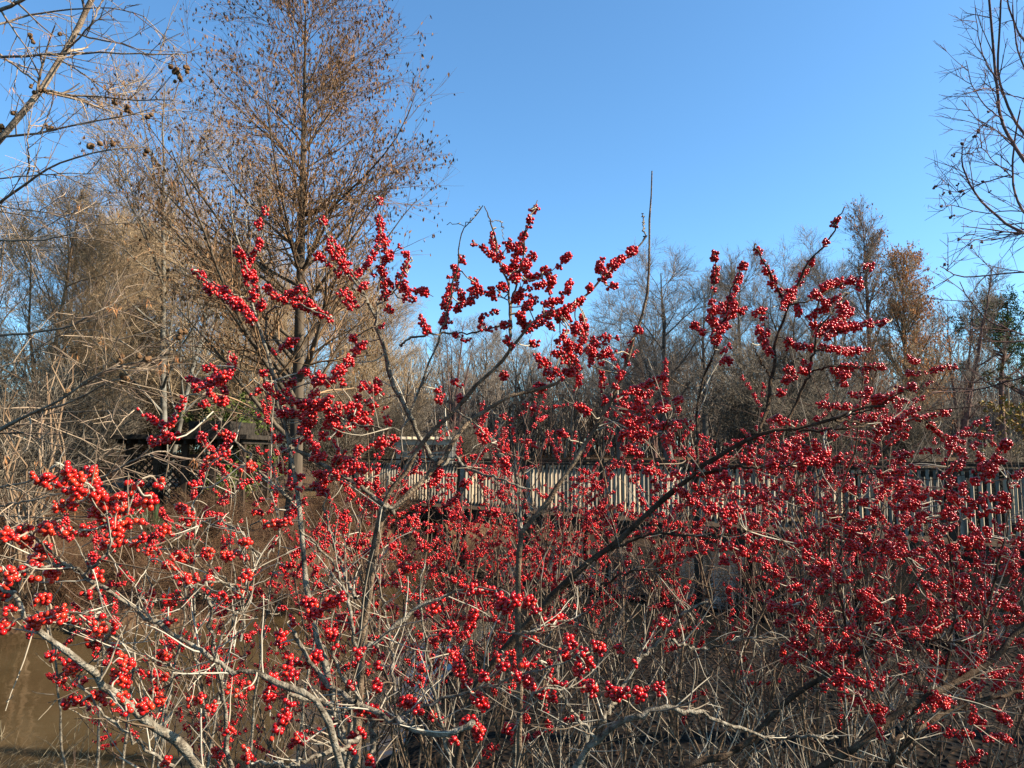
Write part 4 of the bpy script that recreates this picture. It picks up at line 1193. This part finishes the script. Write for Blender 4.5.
# nearest shrub on the left
L_strokes = [
    ([(350, 830), (330, 720), (300, 690), (250, 673), (232, 672), (217, 663), (195, 648), (162, 626), (140, 613), (107, 591), (85, 576), (60, 556), (42, 542), (28, 528)], 1.05, .86, 6.5, 2, 1),
    ([(240, 830), (197, 766), (185, 751), (162, 731), (140, 713), (115, 696), (100, 683), (95, 671), (80, 662), (57, 646), (37, 628), (27, 617), (18, 600), (5, 590)], .95, .85, 10, 4, 1),
    ([(190, 800), (170, 768), (150, 751), (130, 736), (105, 713), (85, 686), (70, 668), (72, 650)], 1.0, 1.0, 3.4, 1.6, 0),
    ([(233, 800), (229, 768), (226, 726), (222, 688), (215, 661), (211, 626), (210, 601), (211, 580)], 1.05, 1.0, 5, 2.4, 1),
    ([(107, 591), (87, 578), (70, 567), (50, 565), (30, 568), (17, 573)], .86, .82, 4.5, 2.2, 0),
    ([(85, 576), (100, 560), (112, 545), (122, 520), (135, 492), (142, 478)], .86, .86, 2.4, 1.2, 0),
    ([(112, 545), (108, 520), (100, 500), (80, 480), (54, 464)], .86, .84, 2.2, 1.1, 0),
    ([(152, 768), (165, 700), (172, 680), (180, 673), (160, 660), (140, 655), (120, 640), (112, 633)], 1.05, .95, 2.2, 1.2, 0),
    ([(112, 633), (105, 645), (95, 666)], .95, .9, 1.8, 1.2, 0),
    ([(27, 617), (40, 614), (60, 614), (90, 613), (125, 615)], .9, .95, 2.2, 1.1, 0),
    ([(260, 763), (281, 764), (306, 763), (326, 753), (343, 748), (360, 738)][::-1], 1.1, .95, 4.6, 3.0, 0),
    ([(197, 800), (205, 740), (200, 690), (193, 650), (196, 590), (196, 540), (195, 505), (200, 490)], 1.1, 1.15, 2.6, 1.2, 0),
    ([(150, 750), (152, 690), (155, 640), (150, 590), (146, 540)], 1.1, 1.15, 1.8, 1.2, 0),
    ([(245, 604), (240, 594), (230, 585), (215, 582), (203, 584), (190, 586)], 1.0, .9, 3.0, 1.4, 0),
    ([(212, 660), (225, 630), (240, 610), (246, 596), (247, 570), (246, 545)], 1.0, .95, 2.4, 1.2, 0),
    ([(224, 690), (236, 640), (250, 600), (245, 560), (250, 530), (262, 518)], 1.1, 1.1, 2.0, 1.2, 0),
    ([(240, 640), (250, 590), (262, 560), (275, 548)], 1.1, 1.1, 2.6, 1.4, 0),
    ([(262, 560), (235, 530), (215, 519), (200, 526), (170, 543)], 1.1, 1.05, 2.4, 1, 0),
    ([(210, 601), (200, 595), (185, 598), (160, 605)], 1.0, .95, 1.8, 1, 0),
]
L_sprigs = [
    [(54, 465), (62, 466), (72, 475), (82, 480), (92, 487)], [(92, 487), (100, 497), (110, 502), (120, 505)], [(90, 467), (93, 475), (94, 487)], [(29, 473), (38, 478), (50, 481)], [(50, 481), (60, 486), (70, 490), (82, 492)], [(141, 480), (130, 485), (122, 498)], [(122, 500), (117, 512), (113, 525)], [(113, 525), (110, 537), (105, 545)], [(124, 505), (120, 520), (116, 535)], [(95, 490), (104, 500), (108, 512)], [(85, 510), (95, 516), (105, 522)], [(98, 505), (104, 515)], [(55, 507), (68, 504), (82, 501)], [(150, 495), (147, 503)], [(165, 486), (160, 483)], [(172, 505), (182, 508), (192, 510)], [(192, 512), (188, 520), (185, 527)], [(125, 525), (135, 523), (142, 530)], [(128, 540), (135, 545), (142, 537)], [(160, 536), (166, 527)],
    [(135, 552), (148, 550), (160, 550)], [(165, 552), (180, 558), (198, 556)], [(198, 555), (208, 553), (217, 553)], [(222, 556), (230, 556)], [(165, 563), (172, 567)], [(175, 571), (185, 577), (195, 580)], [(245, 555), (244, 566)], [(246, 568), (243, 580), (240, 596)], [(249, 572), (247, 588)], [(237, 585), (240, 598)], [(246, 545)],
    [(25, 525), (22, 535), (30, 545)], [(33, 547), (42, 550), (48, 552)], [(30, 556), (38, 558), (28, 563)], [(2, 532), (8, 542)], [(0, 568), (10, 572), (12, 580)], [(4, 580), (3, 595), (8, 600)], [(-4, 585), (2, 605)], [(47, 525), (52, 528)], [(65, 528), (76, 530), (85, 530)], [(93, 575), (104, 573)],
    [(205, 470), (210, 462), (222, 456)], [(222, 456), (233, 446)], [(192, 484), (194, 488)], [(240, 468), (254, 464)], [(165, 598), (172, 600), (180, 594)], [(145, 596), (152, 596)], [(205, 582), (212, 580)], [(222, 600), (224, 596)], [(180, 575), (188, 588)],
    [(33, 623), (45, 619), (60, 618)], [(70, 613), (72, 623)], [(0, 623), (10, 626)], [(97, 618), (100, 626), (103, 633)], [(115, 621), (108, 632)], [(87, 643), (103, 642)], [(117, 649), (112, 650)], [(112, 661), (123, 660), (135, 666)], [(122, 672), (126, 665)], [(115, 671), (118, 678)], [(125, 670), (122, 690)], [(150, 668), (153, 680)], [(152, 688), (156, 695)], [(160, 657), (172, 651)], [(163, 675), (165, 680)], [(88, 698), (98, 694), (107, 696)], [(113, 700), (120, 700), (128, 711)], [(118, 690), (128, 705)], [(65, 703), (82, 701)], [(160, 696), (160, 712)], [(145, 711), (148, 700)], [(188, 701), (202, 698)], [(197, 726), (204, 720), (210, 711)], [(210, 711), (220, 701)], [(235, 696), (250, 684)], [(228, 691)], [(215, 753), (220, 751)], [(243, 748), (250, 761)], [(160, 766), (166, 764)], [(230, 733)], [(55, 615), (62, 608)], [(85, 597), (88, 592)], [(300, 520), (262, 525)], [(165, 620), (172, 622)],
    [(52, 655), (56, 660)], [(70, 668), (73, 671)], [(58, 675), (60, 680)],
]
traced_shrub('nearest berry shrub at the left with the largest brightest berries over the muddy water', gpt(-.42, .98), L_strokes, L_sprigs, 203, M_STEM, M_BERRYN, ICO2, .0032, 9, .11, blobs=[(112, 508, 14, 14, 3), (50, 590, 40, 35, 5)], step=.0050)

# low shrub in the front middle
F_strokes = [
    ([(350, 830), (356, 760), (343, 736), (333, 713), (326, 703), (298, 698), (285, 690)], 1.2, 1.1, 6.5, 3.4, 1),
    ([(293, 631), (305, 650), (323, 678), (340, 692), (356, 703), (391, 718), (406, 726), (426, 732), (456, 731), (475, 722)][::-1], 1.15, 1.2, 7, 4, 0),
    ([(340, 830), (348, 768), (350, 740), (352, 700), (340, 670), (331, 640), (336, 600)], 1.25, 1.25, 6, 1.6, 1),
    ([(363, 800), (372, 740), (368, 716), (356, 703)], 1.2, 1.18, 5, 5, 1),
    ([(396, 716), (430, 705), (463, 693), (490, 685), (512, 678), (552, 666), (585, 655)], 1.18, 1.1, 3.4, 1.4, 0),
    ([(363, 651), (381, 638), (418, 608), (453, 593), (470, 588), (500, 592)], 1.25, 1.2, 4.5, 1.6, 0),
    ([(574, 768), (599, 738), (619, 723), (637, 716), (657, 710), (682, 710), (702, 713), (724, 722), (749, 731), (775, 738)], 1.3, 1.35, 7, 2.6, 1),
    ([(615, 700), (622, 688), (637, 663), (652, 648), (672, 626), (687, 611), (707, 601)], 1.4, 1.45, 4.5, 2.4, 0),
    ([(580, 790), (590, 740), (605, 715), (615, 700)], 1.4, 1.4, 4, 4, 1),
    ([(512, 800), (517, 720), (540, 690), (560, 690), (585, 688), (632, 694)], 1.25, 1.15, 3.2, 1.2, 1),
    ([(597, 740), (580, 720), (563, 700), (552, 680), (540, 660)], 1.3, 1.2, 3.4, 1.6, 0),
    ([(672, 640), (700, 650), (735, 641), (768, 635)], 1.4, 1.35, 3, 1.4, 0),
    ([(500, 634), (530, 632), (545, 625), (580, 616), (600, 598)], 1.2, 1.15, 2.4, 1.2, 0),
    ([(768, 737), (800, 737), (838, 738)], 1.4, 1.35, 3.4, 1.8, 0),
    ([(440, 830), (450, 760), (440, 720), (432, 680), (425, 640), (420, 600), (424, 560)], 1.35, 1.4, 4, 1.6, 1),
    ([(395, 690), (392, 655), (389, 630), (382, 600), (375, 560)], 1.25, 1.3, 3.4, 1.8, 0),
]
F_sprigs = [
    [(306, 600), (313, 606), (321, 610)], [(321, 604), (332, 602), (343, 596)], [(310, 612), (318, 618)], [(276, 628), (279, 635), (281, 643)], [(331, 630), (332, 638), (333, 645)], [(291, 622), (296, 620)], [(281, 663), (288, 662), (296, 661)], [(301, 666), (310, 662), (321, 653)], [(273, 676), (271, 686)], [(270, 690), (268, 700), (271, 716)], [(287, 670), (294, 678)], [(286, 701), (284, 712), (283, 723)], [(278, 728), (274, 735), (273, 741)], [(293, 736), (300, 738), (306, 741)], [(351, 651), (361, 653)], [(376, 668), (380, 664)], [(351, 686), (355, 682)], [(323, 686), (328, 684)], [(376, 688), (379, 684)], [(401, 701), (410, 703), (421, 708)], [(418, 712), (422, 704)], [(430, 715), (436, 718), (445, 722)], [(368, 708), (376, 712), (386, 720)], [(343, 718), (355, 716), (362, 710)], [(326, 726), (334, 722)], [(348, 745), (354, 738), (361, 733)], [(368, 763), (372, 760)], [(352, 748), (360, 744)],
    [(468, 591), (480, 590), (493, 593)], [(496, 597), (506, 606), (510, 600)], [(476, 608), (472, 620), (468, 636)], [(441, 633), (448, 636), (456, 638)], [(448, 628), (452, 624)], [(433, 605), (436, 610)], [(456, 663), (462, 672), (468, 681)], [(480, 676), (488, 678)], [(473, 693), (478, 700), (483, 706)], [(463, 721), (470, 724)], [(471, 718), (478, 728), (476, 741)], [(451, 738), (461, 743)], [(503, 648), (503, 660), (504, 671)], [(508, 725), (511, 730)], [(451, 655), (455, 653)],
    [(512, 601), (522, 602)], [(528, 602), (537, 603)], [(534, 610), (540, 614)], [(544, 618), (552, 621), (562, 623)], [(522, 638), (530, 640), (539, 638)], [(562, 648), (572, 641)], [(597, 643), (600, 648)], [(520, 671), (527, 661)], [(536, 656), (542, 664)], [(577, 653), (589, 661), (588, 668)], [(575, 672), (585, 668)], [(582, 650), (590, 652)], [(562, 658)], [(512, 673), (520, 678), (527, 683)], [(530, 685), (538, 692)], [(540, 693), (548, 695), (556, 697)], [(552, 676), (557, 682), (562, 688)], [(582, 684), (590, 690), (600, 691)], [(606, 690), (618, 694), (630, 694)], [(588, 692), (596, 686)], [(634, 690), (640, 695), (647, 698)], [(634, 664), (638, 660)], [(618, 651), (622, 647)], [(655, 685), (660, 690)], [(672, 625), (660, 622)],
]
traced_shrub('low berry shrub in the front middle with pale bent stems close to the ground', gpt(-.2, 1.25), F_strokes, F_sprigs, 204, M_STEM, M_BERRY, ICO2, .0038, 9, .13, per=2.9, step=.0050)

# dark stemmed shrub in the lower right corner
D_strokes = [
    ([(640, 800), (687, 766), (720, 756), (745, 744), (768, 720), (793, 698), (818, 681), (850, 658), (878, 638), (893, 621), (905, 600), (925, 570)], 1.7, 1.8, 7.5, 2.4, 1),
    ([(770, 810), (818, 768), (853, 748), (880, 726), (908, 706), (943, 688), (973, 673), (993, 658), (1024, 626), (1050, 590)], 1.6, 1.7, 8.5, 5, 1),
    ([(890, 768), (894, 750), (900, 735), (908, 720), (920, 700)], 1.6, 1.65, 5, 2, 0),
    ([(870, 790), (905, 745), (930, 720), (985, 700), (1040, 690)], 1.8, 1.85, 7, 3, 0),
    ([(893, 621), (903, 640), (915, 660), (920, 690)], 1.8, 1.7, 2.4, 1.2, 0),
    ([(893, 621), (896, 605), (890, 580)], 1.8, 1.8, 2.6, 1.4, 0),
    ([(943, 688), (950, 650), (955, 600), (950, 550), (945, 500), (948, 460)], 1.75, 1.9, 3.4, 1.2, 0),
    ([(973, 673), (985, 620), (1000, 560), (1010, 500), (1005, 470)], 1.75, 1.9, 3.4, 1.2, 0),
    ([(850, 658), (845, 620), (838, 580), (845, 540), (860, 500)], 1.8, 1.95, 3, 1.2, 0),
    ([(818, 681), (806, 640), (800, 600), (802, 560)], 1.8, 1.9, 2.6, 1.2, 0),
    ([(900, 715), (870, 700), (830, 690), (800, 690)], 1.65, 1.55, 2.2, 1.2, 0),
    ([(900, 636), (940, 640), (990, 645)], 1.8, 1.7, 2, 1.2, 0),
]
D_sprigs = [
    [(768, 608), (790, 605), (800, 603)], [(785, 622), (800, 620)], [(780, 648), (792, 645), (804, 648)], [(843, 610), (855, 615), (865, 607)], [(870, 612), (883, 617)], [(910, 625), (920, 630), (935, 632)], [(922, 640), (910, 632)], [(925, 652), (940, 660), (955, 668)], [(955, 665), (968, 672), (975, 668)], [(960, 650), (972, 660)], [(1003, 602), (1015, 610), (1018, 605)], [(980, 630), (990, 638), (995, 642)], [(900, 668), (915, 672)], [(1010, 683), (1015, 680)], [(838, 690), (850, 700), (855, 710)], [(820, 690), (840, 678), (860, 682), (880, 688)], [(825, 655), (835, 645), (850, 640)], [(880, 675), (880, 690)], [(905, 692), (915, 694)], [(865, 707), (890, 712)], [(880, 740)], [(920, 722), (940, 730)], [(945, 735), (960, 730), (975, 736)], [(975, 755), (985, 752)], [(1000, 715), (1010, 725)], [(985, 740), (998, 735), (1015, 745)], [(968, 700), (975, 690)],
    [(965, 640), (980, 650)], [(870, 620), (880, 605)], [(835, 650), (845, 635), (855, 625)],
]
traced_shrub('berry shrub with thick dark leaning stems in the lower right corner', gpt(.62, 1.6), D_strokes, D_sprigs, 205, M_DSTEM, M_BERRY, ICO1, .0035, 12, .2, per=2.6,
             blobs=[(840, 660, 60, 30, 18), (920, 600, 60, 40, 30), (985, 560, 50, 60, 42), (890, 520, 65, 45, 40), (970, 700, 50, 40, 16), (900, 710, 50, 25, 10), (955, 485, 65, 35, 30), (810, 600, 45, 45, 24), (800, 520, 40, 30, 14)], limit=98)

# slender shrub behind the nearest one, over the muddy water
S_strokes = [
    ([(70, 830), (62, 720), (52, 640), (45, 590), (40, 550), (20, 515)], 1.9, 2.0, 2.6, 1., 1),
    ([(95, 830), (100, 700), (104, 640), (98, 590), (80, 550), (60, 520)], 1.9, 2.0, 3, 1., 1),
    ([(120, 830), (128, 720), (135, 650), (140, 600), (148, 560), (140, 520)], 1.95, 2.1, 3, 1., 1),
    ([(150, 830), (165, 720), (180, 640), (185, 590), (178, 545), (185, 505)], 1.95, 2.1, 3, 1., 1),
    ([(200, 830), (215, 720), (228, 650), (236, 590), (230, 540), (236, 495)], 2.0, 2.2, 3, 1., 1),
    ([(240, 830), (252, 730), (262, 650), (270, 590), (280, 540), (272, 490)], 2.0, 2.2, 3, 1., 1),
    ([(290, 830), (300, 730), (312, 650), (325, 590), (345, 550), (352, 515)], 2.0, 2.2, 3, 1., 1),
    ([(104, 640), (130, 610), (155, 585), (165, 560)], 1.95, 1.9, 1.8, .8, 0),
    ([(236, 590), (215, 570), (195, 555)], 2.1, 2.0, 1.6, .8, 0),
    ([(325, 590), (350, 580), (380, 560)], 2.1, 2.0, 1.6, .8, 0),
]
traced_shrub('slender berry shrub with thin pale upright stems behind the nearest one', gpt(-.85, 2.0), S_strokes, [], 206, M_STEM, M_BERRY, ICO1, .0035, 3, .2, per=2.6, twig_top=480,
             blobs=[(60, 550, 55, 28, 8), (150, 530, 60, 30, 14), (235, 510, 45, 40, 12), (50, 640, 40, 25, 4), (140, 640, 50, 45, 7), (285, 490, 35, 35, 10), (320, 560, 55, 40, 16), (100, 690, 60, 30, 4), (255, 600, 35, 45, 7), (380, 545, 45, 35, 12)])

# ---------------------------------------------------------------- shrubs of the middle distance, grown
def grown_shrub(label, loc, seed, H, nst, spread, nb, rad, fruit, tmpl, limit=96):
    g = np.random.default_rng(seed)
    t = thing('winterberry_shrub', label, 'shrub', loc, 'winterberry shrubs behind the front row', absolute=False)
    a = g.uniform(0, 6.28, nst); s = g.uniform(.15, 1, nst) * spread
    u = np.linspace(0, 1, 10)
    P = np.zeros((nst, 10, 3))
    P[:, :, 0] = (np.cos(a) * s)[:, None] * (.08 + u ** 1.2)[None] * H
    P[:, :, 1] = (np.sin(a) * s)[:, None] * (.08 + u ** 1.2)[None] * H
    P[:, :, 2] = (H * g.uniform(.6, .95, nst))[:, None] * u[None]
    P[:, 1:] += np.cumsum(g.normal(0, .012 * H, (nst, 9, 3)), 1)
    R = (.008 * g.uniform(.6, 1.2, nst))[:, None] * np.linspace(1, .25, 10)[None]
    for k in range(nst):
        G = Geo(); G.tubes(P[k:k + 1], R[k:k + 1], 7); G.build('stem', M_DSTEM2, t)
    P2, R2 = grow(P, R, nb, .42, .98, .8, .2, H * .27, .4, .55, .0018, 8, .12, .05, .3, g)
    high = (P2[:, -1, 2] > .52 * H) | (g.random(len(P2)) < .2)
    P2, R2 = P2[high], R2[high]
    P3, R3 = grow(P2, R2, 5, .15, 1, .75, .25, H * .075, .3, .6, .0014, 6, .10, .04, .5, g)
    # fruit on the outer twigs, one mesh per fruiting branch
    per = 5
    T2 = np.ones(len(P2), bool)
    T3 = g.random(len(P3)) < .22
    rest, restw, cnt = Geo(), Geo(), 0
    for k in range(len(P2)):
        if g.random() > fruit or P2[k, -1, 2] < g.uniform(.5, .8) * H:
            continue
        use = [k * per + q for q in range(per) if g.random() > .35]
        if not use:
            continue
        A, B = (Geo(), Geo()) if cnt < limit else (rest, restw)
        for q in use:
            C, r, axis = berries_on(P3[q], g, 3.2, rad, rad * 1.35, .0062)
            A.balls(C, r, tmpl); stalks(B, axis, C)
        B.tubes(P2[k:k + 1], R2[k:k + 1], 5); B.tubes(P3[use], R3[use], 4)
        T2[k] = False; T3[use] = False
        if cnt < limit:
            A.build('berry_sprig', M_BERRY, t, True, (B, M_TWIG2))
        cnt += 1
    if rest.n:
        o = rest.build('berry_sprig', M_BERRY, t, True, (restw, M_TWIG2)); o['kind'] = 'stuff'
    TW = Geo(); TW.tubes(P2[T2], R2[T2], 5); TW.tubes(P3[T3], R3[T3], 4); TW.build('twigs', M_TWIG2, t)
    return t


def gp(px, d):
    x = (px - 512) / FPX * d
    return np.array([x, d, max(float(ground_z(x, d)), WATER_Z - .1) - .03])


G1 = grown_shrub('dense berry shrub below the middle of the bridge', gp(640, 2.75), 301, 2.25, 10, .40, 12, .0035, .55, ICO1)
G2 = grown_shrub('berry shrub below the bridge post under the right shrub tip', gp(800, 2.8), 302, 2.2, 11, .45, 12, .0035, .55, ICO1)
G3 = grown_shrub('sparse berry shrub behind the low front shrub', gp(430, 3.0), 303, 1.9, 10, .45, 9, .0035, .5, ICO1)
GRM = 'winterberry shrubs behind the front row'
mids = [
    (G1, 720, 3.0, .96, 1.3, 'berry shrub left of the lower right dark stems'),
    (G2, 900, 2.5, .92, 2.1, 'berry shrub in front of the right half of the railing'),
    (G1, 985, 2.35, .88, 4.0, 'berry shrub at the right edge below the railing'),
    (G2, 560, 3.3, .94, 0.7, 'berry shrub below the bridge post left of the thick dark stem'),
    (G1, 860, 3.4, .97, 2.8, 'far berry shrub below the deck between the right posts'),
    (G3, 350, 3.5, .88, 2.0, 'sparse berry shrub below the arbor'),
    (G1, 490, 3.4, .88, 5.6, 'berry shrub below the left end of the railing'),
    (G2, 400, 2.9, .95, 0.3, 'berry shrub behind the tallest shrub at the foot of its stems'),
    (G1, 515, 2.6, .86, 1.9, 'berry shrub below the pale wand stem in the centre'),
    (G2, 320, 2.9, .80, 5.9, 'berry shrub behind the left stem of the tallest shrub'),
    (G3, 230, 2.6, .68, 2.6, 'sparse berry shrub left of the tallest shrub foot'),
    (G2, 255, 3.0, .84, 3.3, 'small berried shrub behind the stems left of centre'),
]
for src, px, d, s, rz, lab in mids:
    copy_thing(src, lab, gp(px, d), rz, s, GRM)

# ---------------------------------------------------------------- leafless undergrowth and dry grass
GRU = 'leafless twiggy shrubs in the undergrowth'
U1 = multi_stem('bare_shrub', 'leafless tangle of pale twigs at the bottom right of centre', 'shrub', (0, 0, 0), 401, 15, 1.15, .5, .0045, (M_TWIG, M_TWIG), [(3, .5, .6, .09, 6), (2, .26, .7, .1, 5)], .0018, .03)
U1['group'] = GRU
U1.location = gp(690, 2.5)
unders = [
    (540, 2.5, 1.0, 1.1, 'leafless tangle of pale twigs at the bottom centre'),
    (800, 2.4, 1.0, 3.0, 'leafless tangle of pale twigs right of the pale bent stem'),
    (920, 2.3, .95, 4.1, 'leafless tangle of twigs beneath the lower right dark stems'),
]
for px, d, s, rz, lab in unders:
    copy_thing(U1, lab, gp(px, d), rz, s, GRU)
GRR = 'russet low shrubs on the far left bank'
U2 = multi_stem('bare_shrub', 'russet twiggy shrub on the far left bank below the yucca', 'shrub', gp(130, 11.2), 402, 40, .95, .75, .005, (M_RUSSET, M_RUSSET), [(7, .4, .7, .13, 5), (5, .2, .7, .15, 4), (2, .12, .7, .15, 3)], .0022, .02)
U2['group'] = GRR
for px, d, s_, rz, lab in [
    (20, 11.5, 1.1, 1.0, 'russet twiggy shrub on the far left bank at the picture edge'),
    (75, 10.4, .85, 2.1, 'russet twiggy shrub hanging over the muddy water on the far left'),
    (180, 10.5, .8, 3.3, 'russet twiggy shrub at the water edge behind the tall bare stem'),
    (215, 12.5, 1.0, 4.4, 'russet twiggy shrub in front of the shelter'),
    (255, 10.8, .85, 5.1, 'russet twiggy shrub at the water edge left of the cypress foot'),
    (330, 13.5, 1.05, .3, 'russet twiggy shrub right of the cypress foot'),
    (285, 12.0, .9, 1.7, 'russet twiggy shrub just before the cypress trunk'),
    (60, 13.5, 1.2, 2.9, 'russet twiggy shrub behind the others at the left edge'),
    (365, 15.0, 1.1, 3.9, 'russet twiggy shrub at the bank end of the bridge'),
    (375, 12.3, .9, 2.4, 'russet twiggy shrub on the bare bank below the arbor'),
    (405, 13.5, .9, 4.2, 'russet twiggy shrub beside the first bridge post'),
    (345, 11.4, .8, .9, 'russet twiggy shrub at the water corner below the arbor'),
    (310, 10.9, .8, 3.0, 'russet twiggy shrub at the water edge right of the cypress foot'),
    (395, 16.5, 1.0, 1.5, 'russet twiggy shrub under the bank end of the deck'),
    (-25, 10.3, 1.0, 5.6, 'russet twiggy shrub cut by the left edge at the water'),
]:
    copy_thing(U2, lab, gp(px, d), rz, s_, GRR)
db = multi_stem('dry_bush', 'straw coloured dry bush in the lower left corner', 'shrub', gp(-6, 3.1), 411, 42, 1.0, .55, .004, (M_STRAW, M_STRAW), [(7, .36, .6, .12, 6), (5, .16, .6, .14, 4)], .0013, -.01)


def grass(name, label, mat, pts, L, w, seed):
    g = np.random.default_rng(seed)
    n = len(pts)
    z = ground_z(pts[:, 0], pts[:, 1])
    B = np.stack([pts[:, 0], pts[:, 1], z - .02], -1)
    dirv = unit(np.stack([g.normal(0, .5, n), g.normal(0, .5, n), np.ones(n)], -1))
    ln = L * g.uniform(.4, 1.2, n)
    u = np.linspace(0, 1, 4)
    P = B[:, None] + dirv[:, None] * (ln[:, None] * u[None])[..., None]
    bend = unit(np.stack([g.normal(size=n), g.normal(size=n), -.4 * np.ones(n)], -1))
    P = P + bend[:, None] * (ln[:, None] * .35 * u[None] ** 2)[..., None]
    G = Geo(); G.tubes(P, w * np.linspace(1, .3, 4)[None] * np.ones((n, 1)), 3)
    o = G.build(name, mat); o['kind'] = 'stuff'; o['label'] = label; o['category'] = 'grass'
    return o


g2 = np.random.default_rng(421)
# far left bank
xx, yy = g2.uniform(-14, -1, 26000), g2.uniform(9.3, 19, 26000)
k = (ground_z(xx, yy) > WATER_Z + .05) & (np.sin(xx * 2.1) * np.sin(yy * 1.7) + g2.normal(0, .5, len(xx)) > -.3)
grass('bank_grass', 'russet dead grass on the far left bank', M_RUSSET, np.stack([xx[k], yy[k]], -1), .34, .004, 422)
xx, yy = g2.uniform(-5, 6, 1800), g2.uniform(1.8, 6.2, 1800)
k = (ground_z(xx, yy) > WATER_Z - .02) & (np.sin(xx * 3.1) * np.sin(yy * 2.7) + g2.normal(0, .5, len(xx)) > .0)
grass('near_grass', 'dry straw grass under the shrubs on the near bank', M_RUSSET, np.stack([xx[k], yy[k]], -1), .26, .0016, 423)
xx, yy = g2.uniform(7, 22, 9000), g2.uniform(13, 30, 9000)
k = (ground_z(xx, yy) > WATER_Z + .05)
grass('meadow_grass', 'pale straw grass beyond the bridge', M_STRAW, np.stack([xx[k], yy[k]], -1), .45, .006, 424)
